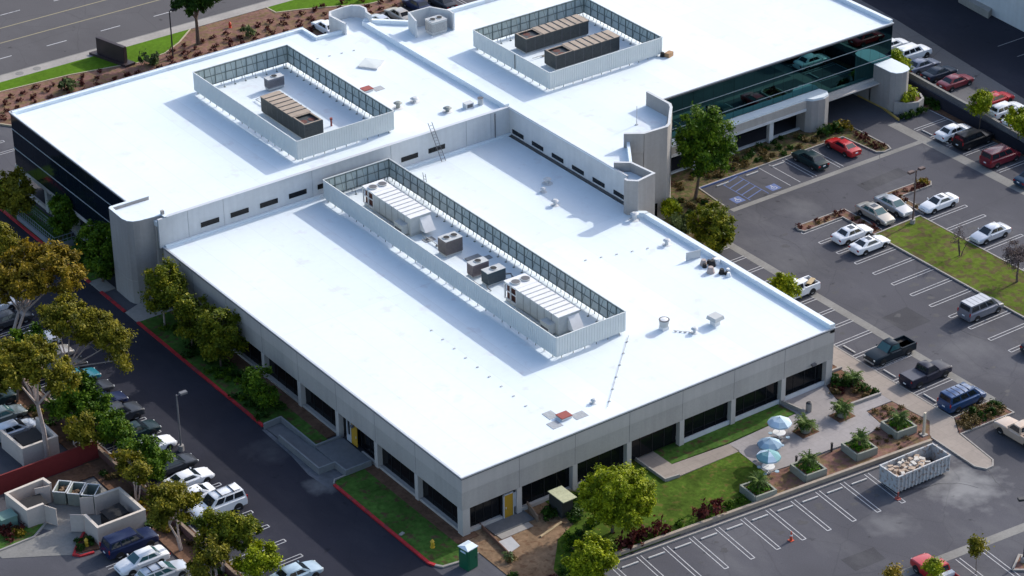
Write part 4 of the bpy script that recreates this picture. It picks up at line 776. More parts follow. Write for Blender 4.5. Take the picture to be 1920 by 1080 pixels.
# ============================================================ VEHICLES
PAINT = {}
def paint(name, col, metal=0.0, rough=0.3):
    if name not in PAINT: PAINT[name] = M('paint_' + name, col, rough=rough, var=0.03, sc=1.5, metal=metal, spec=0.5 if max(col) > .1 else 0.22, coat=0.5 if max(col) > .1 else 0.12)
    return PAINT[name]
KIND = dict(
  # L, W, belt z, roof z, stations (x, ztop, widthfactor), cabin base x (rear, front), cabin roof x (rear, front), roof half width factor
  sedan=dict(L=4.7, W=1.78, st=[(-2.35, .62, .80), (-2.28, .86, .90), (-2.1, .95, .96), (-1.35, .99, 1), (-.6, .97, 1), (.8, .95, 1), (1.4, .88, .98), (2.0, .78, .93), (2.26, .68, .84), (2.35, .5, .76)], cb=(-1.68, 1.16), cr=(-1.06, .36), belt=.93, roof=1.41, rw=.68, wb=(-1.36, 1.40), wr=.32),
  coupe=dict(L=4.6, W=1.76, st=[(-2.3, .62, .80), (-2.22, .88, .90), (-2.05, .95, .96), (-1.3, .97, 1), (-.6, .95, 1), (.8, .92, 1), (1.4, .84, .98), (2.0, .74, .92), (2.22, .62, .82), (2.3, .48, .74)], cb=(-1.78, 1.05), cr=(-.92, .26), belt=.90, roof=1.33, rw=.66, wb=(-1.32, 1.38), wr=.32),
  wagon=dict(L=4.7, W=1.76, st=[(-2.35, .7, .86), (-2.3, .95, .94), (-2.1, 1.0, .98), (-.6, .98, 1), (.8, .95, 1), (1.4, .88, .98), (2.0, .78, .93), (2.26, .68, .84), (2.35, .5, .76)], cb=(-2.2, 1.12), cr=(-1.85, .28), belt=.93, roof=1.45, rw=.68, wb=(-1.36, 1.40), wr=.32),
  suv=dict(L=4.9, W=1.92, st=[(-2.42, .75, .90), (-2.38, 1.08, .95), (-2.2, 1.14, .98), (-.6, 1.14, 1), (.95, 1.12, 1), (1.6, 1.08, .98), (2.15, 1.02, .95), (2.38, .88, .9), (2.45, .6, .84)], cb=(-2.34, 1.15), cr=(-2.15, .45), belt=1.10, roof=1.78, rw=.76, wb=(-1.45, 1.50), wr=.38),
  van=dict(L=4.8, W=1.94, st=[(-2.38, .75, .92), (-2.36, 1.05, .96), (-2.2, 1.10, .99), (-.6, 1.10, 1), (1.15, 1.08, 1), (1.7, .98, .97), (2.15, .88, .92), (2.35, .74, .86), (2.42, .55, .8)], cb=(-2.34, 1.62), cr=(-2.2, .75), belt=1.06, roof=1.85, rw=.80, wb=(-1.40, 1.50), wr=.35),
  pickup=dict(L=5.4, W=1.92, st=[(-2.7, .72, .92), (-2.66, .78, .95), (-.75, .78, .99), (-.72, 1.08, 1), (.9, 1.10, 1), (1.5, 1.06, .98), (2.3, 1.0, .95), (2.62, .88, .9), (2.7, .6, .84)], cb=(-.72, 1.12), cr=(-.52, .42), belt=1.07, roof=1.74, rw=.74, wb=(-1.65, 1.70), wr=.38),
)
CM = {}
def car_meshes(kind):
    if kind in CM: return CM[kind]
    K = KIND[kind]; W = K['W'] / 2; out = []      # (name, mesh, material key, parent index, location)
    def keep(mb, name, smooth=True, bevel=0, ang=40):
        o = mb.build(name, [None], None, local=True, smooth=smooth, bevel=bevel, ang=ang); me = o.data; bpy.data.objects.remove(o); return me
    # lower body loft
    mb = MB(); vs = []; st = K['st']
    for i, (x, zt, wf) in enumerate(st):
        w_ = W * wf; zb = .22 if 0 < i < len(st) - 1 else .32
        half = [(w_ * .80, zb), (w_ * .97, zb + .10), (w_, (zb + zt) / 2), (w_ * .975, zt - .10), (w_ * .88, zt - .015), (w_ * .45, zt + .02)]
        ring = half + [(-a, b) for a, b in half[::-1]]; vs += [(x, a, b) for a, b in ring]
    n = 12; fs = []
    for i in range(len(st) - 1):
        for k in range(n): fs.append((i * n + k, i * n + (k + 1) % n, (i + 1) * n + (k + 1) % n, (i + 1) * n + k))
    fs += [tuple(range(n)), tuple(range((len(st) - 1) * n, len(st) * n))[::-1]]
    mb.add(vs, fs); out.append(('body', keep(mb, 'body', ang=32), 'paint', None, (0, 0, 0)))
    for x in K['wb']:
        for s in (-1, 1):
            q = [(x + (K['wr'] + .06) * math.cos(t * math.pi / 7), .30 + (K['wr'] + .06) * math.sin(t * math.pi / 7)) for t in range(8)]
            arch = MB().add([(a, s * (W + .004), z) for a, z in q] + [(a, s * (W - .2), z) for a, z in q], [tuple(range(8)), tuple(range(8, 16))] + [(i, (i + 1) % 8, 8 + (i + 1) % 8, 8 + i) for i in range(8)])
            out.append(('wheel_arch', keep(arch, 'wheel_arch', False), BLACK, None, (0, 0, 0)))
    # cabin
    (xr, xf), (rr, rf_) = K['cb'], K['cr']; zb, zr = K['belt'] - .04, K['roof']; wb = W * .90; wt = W * K['rw'] / .9 * .9
    B = [Vector((xr, -wb, zb)), Vector((xf, -wb * .93, zb)), Vector((xf, wb * .93, zb)), Vector((xr, wb, zb))]
    T = [Vector((rr, -wt, zr - .03)), Vector((rf_, -wt * .97, zr - .03)), Vector((rf_, wt * .97, zr - .03)), Vector((rr, wt, zr - .03))]
    xm = (rr + rf_) / 2; cm = [Vector((rr + .1, 0, zr)), Vector((rf_ - .08, 0, zr))]
    mb = MB().add(B + T + cm, [(0, 1, 5, 4), (1, 2, 6, 5), (2, 3, 7, 6), (3, 0, 4, 7), (4, 5, 9, 8), (5, 6, 9), (6, 7, 8, 9), (7, 4, 8), (3, 2, 1, 0)])
    out.append(('cabin', keep(mb, 'cabin', True, bevel=.05), 'paint', None, (0, 0, 0)))
    def pane(a, b, c, d, name, u0=.07, u1=.93, v0=.12, v1=.88):
        """thin pane on quad a,b (bottom) d,c (top)"""
        def P(u, v): return (a.lerp(b, u)).lerp(d.lerp(c, u), v)
        q = [P(u0, v0), P(u1, v0), P(u1, v1), P(u0, v1)]; nn = (b - a).cross(d - a).normalized()
        mm = MB().add([p + nn * .012 for p in q] + [p - nn * .03 for p in q], [(0, 1, 2, 3), (7, 6, 5, 4), (0, 4, 5, 1), (1, 5, 6, 2), (2, 6, 7, 3), (3, 7, 4, 0)])
        out.append((name, keep(mm, name, False), 'glass', None, (0, 0, 0)))
    pane(B[1], B[2], T[2], T[1], 'windshield', .06, .94, .10, .92)
    pane(B[3], B[0], T[0], T[3], 'rear_window', .10, .90, .14 if kind in ('sedan', 'coupe') else .3, .90)
    for (p, q, r_, s_) in ((B[0], B[1], T[1], T[0]), (B[2], B[3], T[3], T[2])):
        fl = p is B[2]
        def f(t): return 1 - t if fl else t
        if kind in ('pickup', 'coupe'): spl = [(.10, .88)] if kind == 'pickup' else [(.22, .86)]
        elif kind in ('suv', 'van', 'wagon'): spl = [(.05, .33), (.37, .62), (.66, .90)]
        else: spl = [(.16, .49), (.52, .86)]
        for u0, u1 in spl:
            a_, b_ = sorted((f(u0), f(u1))); pane(p, q, r_, s_, 'side_window', a_, b_, .22, .90)
    # wheels
    r = K['wr']; mb = MB(); vs = []; N = 18
    prof = [(-.11, r - .04), (-.09, r), (.09, r), (.11, r - .04), (.11, r * .62), (-.11, r * .62)]
    for k in range(N):
        t = 2 * math.pi * k / N
        for y, q in prof: vs.append((q * math.cos(t), y, q * math.sin(t)))
    fs = []
    for k in range(N):
        for j in range(6): fs.append((k * 6 + j, k * 6 + (j + 1) % 6, ((k + 1) % N) * 6 + (j + 1) % 6, ((k + 1) % N) * 6 + j))
    tyre = keep(mb.add(vs, fs), 'wheel')
    mb = MB(); m2 = 12; vs = [(r * .64 * math.cos(2 * math.pi * k / m2), y, r * .64 * math.sin(2 * math.pi * k / m2)) for y in (-.08, .09) for k in range(m2)] + [(0, .06, 0), (0, -.05, 0)]
    mb.add(vs, [(k, (k + 1) % m2, m2 + (k + 1) % m2, m2 + k) for k in range(m2)] + [(m2 + k, m2 + (k + 1) % m2, 2 * m2) for k in range(m2)] + [((k + 1) % m2, k, 2 * m2 + 1) for k in range(m2)])
    rim = keep(mb, 'rim')
    for x in K['wb']:
        for s in (-1, 1):
            out.append(('wheel', tyre, TYRE, None, (x, s * (W - .095), r))); out.append(('rim', rim, RIM, len(out) - 1, (0, 0, 0)))
    # lamps, bumpers, mirrors
    xf2, xb = K['L'] / 2, -K['L'] / 2; zl = st[-2][1] - .08; zt = st[1][1] - .14
    if kind == 'pickup': zt = 1.0; 
    for s in (-1, 1):
        mb = MB().obox(xf2 - .10, s * W * .62, zl - .10, zl + .05, .12, .34, -s * .35); out.append(('headlight', keep(mb, 'headlight', True, .02), LAMPW, None, (0, 0, 0)))
        mb = MB().obox(xb + (.055 if kind != 'pickup' else .03), s * W * (.66 if kind not in ('suv', 'van', 'pickup') else .86), zt - .12, zt + (.06 if kind not in ('suv', 'van') else .25), .10, .38 if kind not in ('suv', 'van', 'pickup') else .14, s * .2); out.append(('tail_light', keep(mb, 'tail_light', True, .02), LAMPR, None, (0, 0, 0)))
        mb = MB().obox(xf - .32, s * (W + .05), K['belt'] - .02, K['belt'] + .13, .12, .18); out.append(('mirror', keep(mb, 'mirror', True, .03), 'paint', None, (0, 0, 0)))
    mb = MB().obox(xf2 - .02, 0, .34, .50, .12, W * 1.5); out.append(('bumper', keep(mb, 'bumper', True, .03), 'trim', None, (0, 0, 0)))
    mb = MB().obox(xb + .02, 0, .38, .56, .12, W * 1.55); out.append(('bumper', keep(mb, 'bumper', True, .03), 'trim', None, (0, 0, 0)))
    mb = MB().obox(xf2 - .045, 0, .55, zl - .02, .08, W * .7); out.append(('grille', keep(mb, 'grille', False), BLACK, None, (0, 0, 0)))
    mb = MB().obox(xb - .025, 0, .62, .74, .03, .34) if kind != 'pickup' else MB().obox(xb - .045, 0, .45, .57, .03, .34); out.append(('number_plate', keep(mb, 'number_plate', False), WHITE, None, (0, 0, 0)))
    if kind == 'pickup':
        bw = W * .97; mb = MB()
        for s in (-1, 1): mb.box(-2.66, s * bw, .62, -.74, s * (bw - .14), 1.12)
        mb.box(-.86, -bw + .14, .62, -.74, bw - .14, 1.12); out.append(('bed', keep(mb, 'bed', True, .02), 'paint', None, (0, 0, 0)))
        mb = MB().box(-2.67, -bw + .02, .60, -2.58, bw - .02, 1.10); out.append(('tailgate', keep(mb, 'tailgate', True, .02), 'paint', None, (0, 0, 0)))
        mb = MB().box(-2.58, -bw + .14, .78, -.86, bw - .14, .80); out.append(('bed_liner', keep(mb, 'bed_liner', False), BLACK, None, (0, 0, 0)))
    CM[kind] = out; return out
def car(name, kind, label, x, y, head, pm, z=0.0, glass=None, trim=None, cat='car', group='parked vehicles', extra=(), scale=1.0):
    t = thing(name, label, cat, (x, y, z), head, group); t.scale = (scale, scale, scale); objs = []
    for nm, me, mk_, par, loc in car_meshes(kind):
        o = bpy.data.objects.new(nm, me); C.objects.link(o); o.parent = objs[par] if par is not None else t; o.location = loc
        if nm in ('wheel',) and loc[1] < 0: o.rotation_euler = (0, 0, math.pi)
        mt = pm if mk_ == 'paint' else (glass or CARG) if mk_ == 'glass' else (trim or pm) if mk_ == 'trim' else mk_
        o.material_slots[0].link = 'OBJECT'; o.material_slots[0].material = mt; objs.append(o)
    K = KIND[kind]; W = K['W'] / 2; zr = K['roof']
    for e in extra:
        if e == 'sunroof': MB().box(K['cr'][0] + (K['cr'][1] - K['cr'][0]) * .36, -.34, zr - .012, K['cr'][0] + (K['cr'][1] - K['cr'][0]) * .80, .34, zr + .008).build('sunroof', CARG, t, local=True)
        if e == 'rack':
            mb = MB()
            for s in (-1, 1): mb.box(K['cr'][0] + .2, s * W * .6, zr + .03, K['cr'][1] - .25, s * W * .6 + .05, zr + .07)
            for u in (.3, .75): xx = K['cr'][0] + (K['cr'][1] - K['cr'][0]) * u; mb.box(xx, -W * .6, zr - .01, xx + .06, W * .65, zr + .075)
            mb.build('roof_rack', STEELD, t, local=True)
        if e == 'ribs':
            mb = MB()
            for u in (.2, .4, .6, .8): xx = K['cr'][0] + (K['cr'][1] - K['cr'][0]) * u; mb.box(xx, -W * .66, zr - .02, xx + .05, W * .66, zr + .012)
            mb.build('roof_rack', STEELD, t, local=True)
        if e == 'tonneau': MB().box(-2.58, -W * .9, 1.10, -.80, W * .9, 1.16).build('bed_cover', M('tonneau', (.06, .065, .09), rough=.6), t, local=True, bevel=.02)
    return t
HP = math.pi / 2; PI = math.pi
SILV = paint('silver', (.42, .43, .45), .5); WHT = paint('white', (.74, .75, .77)); RED = paint('red', (.42, .012, .015)); MAR = paint('maroon', (.16, .012, .022)); BLK = paint('black', (.012, .013, .016)); DGRN = paint('dark_green', (.012, .028, .032))
NAVY = paint('navy', (.012, .02, .06)); BLUE = paint('blue', (.022, .065, .17), .3); CHMP = paint('champagne', (.40, .37, .33), .4); TAN = paint('tan', (.50, .38, .29), .1); TEAL = paint('teal', (.01, .14, .19)); DGRY = paint('dark_grey', (.05, .055, .065), .3); PSILV = paint('pale_silver', (.52, .55, .60), .4); LBL = paint('pale_blue', (.35, .45, .52), .2)
SG = 'parked vehicles'
car('parked_car', 'sedan', 'black-green sedan parked nose-in between the blue accessible bays and the red car', 71.9, 36.2, HP, DGRN)
car('parked_car', 'coupe', 'bright red coupe parked beside the driveway planter at upper right', 76.9, 36.4, HP, RED, glass=CARG)
car('parked_car', 'sedan', 'white sedan parked against the grey retaining wall beside a black car', 89.3, 31.6, 0, WHT)
car('parked_suv', 'suv', 'black suv by the retaining wall between a white sedan and a maroon van', 89.6, 28.9, 0, BLK, cat='suv')
car('parked_minivan', 'van', 'maroon minivan parked facing the grey retaining wall', 88.9, 23.9, 0, MAR, cat='minivan')
car('parked_car', 'sedan', 'blue-grey car cut by the right edge below the maroon minivan', 88.3, 18.3, 0, paint('steel_blue', (.03, .06, .10), .3))
car('parked_car', 'sedan', 'champagne sedan with a sunroof, left of the pair parked nose toward the grass island', 68.9, 22.4, -HP, CHMP, glass=CARGT, extra=('sunroof',))
car('parked_car', 'sedan', 'grey silver sedan, right one of the pair parked nose toward the grass island', 71.7, 22.6, -HP, SILV, glass=CARGT)
car('parked_car', 'coupe', 'white coupe with a sunroof parked alone east of the lamp post', 75.9, 20.1, PI, WHT, extra=('sunroof',))
car('parked_car', 'sedan', 'white sedan with a sunroof, farther of the two facing the island beside the red-brown shrubs', 63.9, 20.5, 0, WHT, extra=('sunroof',))
car('parked_car', 'coupe', 'white coupe, nearer of the two facing the grass island side by side', 63.8, 17.7, 0, WHT, extra=('sunroof',))
car('parked_car', 'sedan', 'pale silver sedan alone on the far side of the grass island by the twiggy tree', 75.4, 11.9, PI, PSILV)
car('parked_van', 'van', 'grey passenger van with a silver roof parked against the grass island', 63.4, 1.1, 0, paint('van_grey', (.20, .21, .25), .4), cat='van', extra=('ribs',))
MB().box(-2.15, -.74, 1.835, .62, .74, 1.862).build('roof_panel', SILV, bpy.data.objects['parked_van'], local=True, bevel=.01)
car('parked_pickup', 'pickup', 'white pickup with a load in its bed behind the yellow-green tree', 51.0, 14.9, PI, WHT, cat='pickup')
pk = bpy.data.objects['parked_pickup']; MB().obox(-1.4, -.3, .82, 1.2, .9, .7, .2).build('load', WHITE, pk, local=True); MB().obox(-2.0, .2, 1.12, 1.2, 1.3, .5, .5).build('board', WOOD, pk, local=True)
car('parked_pickup', 'pickup', 'dark blue-green pickup with an open bed, nose to the walk', 50.5, .4, PI, paint('deep_teal', (.008, .016, .024)), glass=CARGT, cat='pickup', trim=GALV)
car('parked_pickup', 'pickup', 'black pickup with a grey bed cover, backed up to the walk', 50.4, -4.7, 0, paint('black_navy', (.015, .017, .032)), cat='pickup', extra=('tonneau',))
car('parked_minivan', 'van', 'blue minivan backed up to the walk beside the shrub bed', 50.0, -10.0, 0, BLUE, cat='minivan', extra=('ribs',))
t = car('parked_pickup', 'pickup', 'tan pickup at the right edge with white junk in its bed', 50.0, -17.6, HP, TAN, cat='pickup')
MB().obox(-1.3, .2, .82, 1.1, .7, .5, .4).build('load', WHITE, t, local=True)
t = car('parked_pickup', 'pickup', 'red pickup with a white toolbox at the bottom edge, half behind a sapling', 28.6, -29.0, HP + a0, RED, cat='pickup')
MB().box(-1.25, -.8, .9, -.8, .8, 1.25).build('toolbox', WHITE, t, local=True)
car('parked_car', 'sedan', 'dark car just entering the right edge below the grey van', 63.4, -7.3, 0, DGRY)
# west lot, cars nose-out or nose-in along the dark drive
WL = [(3.4, 'sedan', LBL, 0, 'pale blue sedan cut off by the bottom edge beside the striped bays', 'car'), (16.3, 'suv', WHT, PI, 'white suv with a roof rack beside the empty striped bays', 'suv'),
      (21.6, 'coupe', WHT, 0, 'white coupe partly under a tree, next up from the white suv', 'car'), (24.5, 'coupe', DGRY, 0, 'dark grey hatchback under the tree between two white cars', 'car'),
      (28.4, 'coupe', WHT, 0, 'white car with a dark sunroof beside the west lamp post', 'car'), (31.5, 'sedan', DGRN, 0, 'dark green sedan, first dark car past the lamp post', 'car'),
      (34.9, 'suv', DGRY, 0, 'big dark slate suv in the row of dark cars on the west drive', 'suv'), (37.8, 'sedan', NAVY, 0, 'navy sedan between the slate suv and the blue hatchback', 'car'),
      (40.5, 'sedan', DGRY, 0, 'slate blue hatchback just below the teal car', 'car'), (43.2, 'sedan', TEAL, 0, 'teal car half hidden under the olive trees', 'car'),
      (45.9, 'sedan', BLK, 0, 'black car in deep shade above the teal car', 'car'), (48.7, 'wagon', CHMP, 0, 'beige wagon seen through the branches at left', 'car'),
      (51.6, 'suv', WHT, 0, 'white suv seen through the branches at left', 'suv'), (57.4, 'sedan', DGRY, 0, 'grey car at the left edge under the canopy', 'car'), (60.6, 'wagon', WHT, 0, 'white wagon cut by the left edge above the green tree', 'car')]
for y, k, pm, hd, lb, ct in WL:
    car('parked_suv' if k == 'suv' else 'parked_car', k, lb, -14.9 if y != 16.3 else -15.0, y, hd, pm, cat=ct, extra=('rack',) if y == 16.3 else ('sunroof',) if y == 28.4 else (), scale=1.05 if y == 16.3 else 1.0)
car('parked_car', 'coupe', 'white car nose against the planting strip, behind the white coupe', -16.2, 19.0, PI, WHT)
car('parked_suv', 'suv', 'dark blue suv parked beside the fire hydrant and the block enclosure', -24.0, 15.9, 0, NAVY, cat='suv')
car('parked_car', 'sedan', 'white sedan in the lower left bays next to the blue suv', -24.4, 13.0, PI, WHT, glass=CARGT)
car('parked_car', 'wagon', 'silver wagon with a roof rack at the bottom left', -23.9, 10.3, 0, PSILV, glass=CARGT, extra=('rack',))
car('parked_suv', 'suv', 'dark green suv at the left edge beyond the red fence', -23.3, 44.4, 0, DGRN, cat='suv'); car('parked_car', 'sedan', 'grey green sedan at the left edge between the green suv and the silver wagon', -23.6, 41.4, 0, paint('sage', (.16, .19, .19), .4), glass=CARGT)
car('parked_car', 'wagon', 'silver blue wagon at the left edge beside the pink tree trunk', -23.8, 38.5, 0, PSILV); car('parked_car', 'sedan', 'white car corner at the left edge just beyond the red fence', -31.2, 33.2, 0, WHT)
# north side
car('parked_car', 'coupe', 'silver white car peeping over the roof between the two curved screen walls', 55.0, 96.6, HP, PSILV); car('parked_car', 'sedan', 'white and black car behind the angled screen wall', 57.9, 96.8, HP, CHMP, glass=BLACKG)
car('parked_car', 'sedan', 'dark navy car at the top edge behind the condenser screen', 61.4, 98.0, HP, NAVY); car('parked_car', 'sedan', 'slate car at the top edge, last before the empty striped bay', 64.4, 96.9, HP, DGRY)
car('parked_car', 'sedan', 'small white car between mulch slope and north parapet', 48.6, 99.0, HP, WHT)
# upper lot
UG = 'parked vehicles'
car('parked_car', 'sedan', 'white car half hidden by the glass corner of the east block', 97.7, 51.0, 0, WHT, z=UP); car('parked_suv', 'suv', 'white suv just right of the glass corner beyond the wall', 98.0, 47.7, 0, WHT, z=UP, cat='suv')
car('parked_car', 'sedan', 'grey blue sedan beyond the wall next to the white suv', 96.6, 44.6, 0, paint('slate', (.16, .18, .24), .4), z=UP); car('parked_car', 'coupe', 'dark blue coupe beyond the wall next to the maroon sedan', 96.8, 41.9, 0, paint('ink', (.02, .03, .05), .2), z=UP)
car('parked_car', 'sedan', 'maroon sedan beyond the wall, last before the yellow-green sapling', 96.6, 39.0, 0, MAR, z=UP); car('parked_car', 'sedan', 'red car behind the yellow-green sapling on the upper lot', 96.9, 32.8, 0, RED, z=UP)
car('parked_car', 'wagon', 'white wagon between the two saplings on the upper lot', 95.9, 30.2, 0, WHT, z=UP); car('parked_car', 'sedan', 'white car behind the sapling at the right edge of the upper lot', 95.3, 27.4, 0, WHT, z=UP)
car('parked_car', 'sedan', 'pale car deep in the shade under the east block', 86.0, 50.5, HP, PSILV)

# ============================================================ SITE OBJECTS
def fence_thing(name, label, cat, parts, loc):
    t = thing(name, label, cat, loc)
    for n, mb, mt in parts: part(n, mb, mt, t)
    return t
fence_thing('retaining_wall', 'long low brown block wall between the west parking row and the lower yard', 'wall', [('wall', MB().wall([(-19.15, 64), (-19.15, -30)], .22, 0, .85), BROWNW), ('cap', MB().wall([(-19.15, 64), (-19.15, -30)], .28, .85, .92), M('cap_tan', (.22, .16, .12), rough=.9, var=.15, sc=2))], (-19.15, 20, 0))
mb = MB().wall([(-60, 30.3), (-20.9, 30.3), (-19.4, 30.3)], .12, 0, 1.9)
fence_thing('fence', 'dark red solid fence behind the trash enclosures', 'fence', [('boards', mb, REDW), ('rail', MB().wall([(-60, 30.3), (-19.4, 30.3)], .16, 1.9, 1.96), REDW)], (-30, 30.3, 0))
fence_thing('retaining_wall', 'long grey retaining wall holding up the lot at upper right', 'wall', [('wall', MB().wall([(94.3, 46.5), (93.2, 31), (92.2, 22), (90.9, -30)], .3, 0, 2.0), GREYW), ('cap', MB().wall([(94.3, 46.5), (93.2, 31), (92.2, 22), (90.9, -30)], .36, 2.0, 2.06), CONG)], (93, 30, 0))
tag(MB().wall([(88.0, 46.0), (88.0, 42.0), (87.2, 38.3)], .22, 0, .2).build('yellow_kerb', YELC, loc=(88, 42, 0)), kind='structure')
def enclosure(label, walls, leaves, h=1.9):
    t = thing('trash_enclosure', label, 'enclosure', (*walls[1], 0), 0, None)
    part('wall', MB().wall(walls, .22, 0, h), BEIGE, t); part('wall_cap', MB().wall(walls, .27, h, h + .05), M('cap_cream', (.55, .49, .43), rough=.9), t)
    for a_, b_ in leaves: part('gate', MB().wall([a_, b_], .08, .08, h - .05), BEIGE, t)
enclosure('beige block enclosure on the left with its gates standing open', [(-26.05, 26.5), (-26.2, 27.6), (-29.9, 27.4), (-29.6, 24.0), (-28.0, 24.0)], [((-28.0, 23.85), (-27.45, 22.7)), ((-26.2, 26.35), (-27.5, 26.7))])
enclosure('beige block enclosure behind the hydrant, larger and nearer than the other', [(-23.9, 22.3), (-21.5, 22.2), (-21.4, 17.9), (-25.9, 17.9), (-25.9, 20.3)], [((-25.95, 20.45), (-26.9, 21.2)), ((-24.0, 22.4), (-25.0, 23.0))])
enclosure('dim beige enclosure beyond the red fence at the pink trunk', [(-25.6, 37.2), (-25.4, 33.2), (-22.0, 33.2), (-22.0, 37.2)], [])
GB = M('bin_green', (.17, .20, .18), rough=.7, var=.12, sc=3)
def binbox(label, x, y, a, l, w, h, mt, lid=False, rubble=False, group=None, cat='dumpster'):
    t = thing('dumpster', label, cat, (x, y, 0), a, group); b = MB()
    b.box(-l / 2, -w / 2, .1, l / 2, -w / 2 + .06, h).box(-l / 2, w / 2 - .06, .1, l / 2, w / 2, h).box(-l / 2, -w / 2 + .06, .1, -l / 2 + .06, w / 2 - .06, h).box(l / 2 - .06, -w / 2 + .06, .1, l / 2, w / 2 - .06, h).box(-l / 2 + .06, -w / 2 + .06, .1, l / 2 - .06, w / 2 - .06, .16)
    b.build('body', mt, t, local=True); r = MB()
    r.wall([(-l / 2, -w / 2), (l / 2, -w / 2), (l / 2, w / 2), (-l / 2, w / 2), (-l / 2, -w / 2)], .1, h, h + .06); r.build('rim', WALLW if not lid else mt, t, local=True)
    if lid: MB().add([(-l / 2, -w / 2, h + .06), (l / 2, -w / 2, h + .06), (l / 2, w / 2, h + .3), (-l / 2, w / 2, h + .3), (-l / 2, -w / 2, h + .1), (l / 2, -w / 2, h + .1), (l / 2, w / 2, h + .34), (-l / 2, w / 2, h + .34)], [(0, 3, 2, 1), (4, 5, 6, 7), (0, 1, 5, 4), (1, 2, 6, 5), (2, 3, 7, 6), (3, 0, 4, 7)]).build('lid', BLACK, t, local=True)
    if rubble:
        q = MB(); rr = random.Random(int(x * 10))
        for k in range(26): q.obox(rr.uniform(-l / 2 + .25, l / 2 - .25), rr.uniform(-w / 2 + .25, w / 2 - .25), .3, h * rr.uniform(.55, .8), rr.uniform(.15, .4), rr.uniform(.1, .3), rr.uniform(0, 3))
        q.build('contents', DIRTT, t, local=True)
    return t
BG = 'open green bins in a row'
binbox('open green bin, left of the three, partly filled', -25.1, 26.2, .79, 1.8, 1.15, 1.35, GB, rubble=True, group=BG); binbox('open green bin full of orange rubble, middle of the three', -24.2, 25.2, .79, 1.8, 1.15, 1.35, GB, rubble=True, group=BG); binbox('empty open green bin, right of the three', -23.3, 24.2, .79, 1.8, 1.15, 1.35, GB, group=BG)
binbox('black lidded dumpster inside the left enclosure', -28.2, 25.7, 0, 2.1, 1.5, 1.0, BLACK, lid=True); binbox('black lidded dumpster inside the larger enclosure', -23.2, 20.0, .1, 2.0, 1.5, 1.1, BLACK, lid=True); binbox('dark dumpster in the enclosure beyond the red fence', -23.9, 34.9, 0, 2.3, 1.8, 1.5, BLACK, lid=True)
t = thing('transformer', 'pale green utility box at the left edge beside the enclosure', 'utility box', (-30.9, 25.6, 0)); part('body', MB().obox(-30.9, 25.6, 0, 1.0, 1.5, 1.3, 0), M('utility_green', (.16, .26, .22), rough=.6), t, bevel=.03); part('lid', MB().obox(-30.9, 25.6, 1.0, 1.08, 1.56, 1.36, 0), MATS['utility_green'], t)
def hydrant(label, x, y, col, z=.1):
    t = thing('fire_hydrant', label, 'fire hydrant', (x, y, z)); part('barrel', MB().cyl(x, y, z, z + .6, .15, 12).cyl(x, y, z, z + .06, .22, 12), col, t, smooth=True); part('bonnet', MB().cyl(x, y, z + .6, z + .8, .19, 12, .06), col, t, smooth=True)
    for s in (-1, 1): part('outlet', MB().tube([(x, y + s * .1, z + .45), (x, y + s * .28, z + .45)], .08, 8), col, t)
YH = M('hydrant_yellow', (.55, .36, .03), rough=.5); hydrant('yellow hydrant on the shaded lawn near the portable toilet', -3.0, .3, YH); hydrant('yellow hydrant inside the red kerb beside the block enclosure', -26.9, 18.4, YH); hydrant('red-orange hydrant on the mulch bank behind the west block', 39.7, 107.0, M('hydrant_red', (.5, .05, .02), rough=.5))
# portable toilet
t = thing('portable_toilet', 'green portable toilet with a white roof at the front corner', 'portable toilet', (-2.05, -3.75, 0), 0.15); PG = M('toilet_green', (.006, .10, .05), rough=.45, var=.06)
MB().box(-.58, -.58, 0, .58, .58, 2.05).build('cabin', PG, t, local=True, bevel=.03); MB().box(-.62, -.62, 2.05, .62, .62, 2.12).add([(-.6, -.6, 2.12), (.6, -.6, 2.12), (.6, .6, 2.12), (-.6, .6, 2.12), (-.35, 0, 2.3), (.35, 0, 2.3)], [(0, 1, 5, 4), (1, 2, 5), (2, 3, 4, 5), (3, 0, 4)]).build('roof', M('toilet_roof', (.62, .70, .74), rough=.4), t, local=True)
d = MB().box(-.42, -.605, .12, .42, -.582, 1.95).build('door', PG, t, local=True); MB().box(.3, -.625, 1.0, .36, -.605, 1.2).build('door_handle', BLACK, d, local=True); MB().box(-.62, -.3, 1.7, -.582, .3, 1.85).build('vent', M('toilet_vent', (.5, .65, .75), rough=.5), t, local=True)
tagged(MB().obox(-4.05, 3.5, .12, .22, .5, .3, .3), 'meter_box', CONC, 'small concrete meter lid set in the shaded lawn', 'meter box', (-4.05, 3.5, .1)); 
# lamp posts
def lamp(label, x, y, h, heads, mat, cat='lamp post', z=0, base=True):
    t = thing('lamp_post', label, cat, (x, y, z)); part('pole', MB().tube([(x, y, z), (x, y, z + h)], [.1, .07], 8), mat, t)
    if base: part('base', MB().cyl(x, y, z, z + .6, .28, 12), CONC, t)
    for dx, dy in heads:
        part('arm', MB().tube([(x, y, z + h - .1), (x + dx, y + dy, z + h - .05)], .04, 5), mat, t); hd = part('lamp_head', MB().obox(x + dx * 1.5, y + dy * 1.5, z + h - .14, z + h + .08, .75, .45, math.atan2(dy, dx)), mat, t, bevel=.03); part('lens', MB().obox(x + dx * 1.5, y + dy * 1.5, z + h - .16, z + h - .142, .5, .32, math.atan2(dy, dx)), LAMPW, hd)
LPB = M('lamp_brown', (.10, .065, .06), rough=.6); LPG = M('lamp_pale', (.13, .13, .14), rough=.5)
lamp('brown twin-head lamp post in the middle of the right-hand parking lot', 71.1, 19.0, 6.4, [(-.5, .0), (.5, 0)], LPB)
lamp('pale single-head lamp post on the west drive among parked cars', -12.7, 26.9, 6.0, [(.45, .0)], LPG)
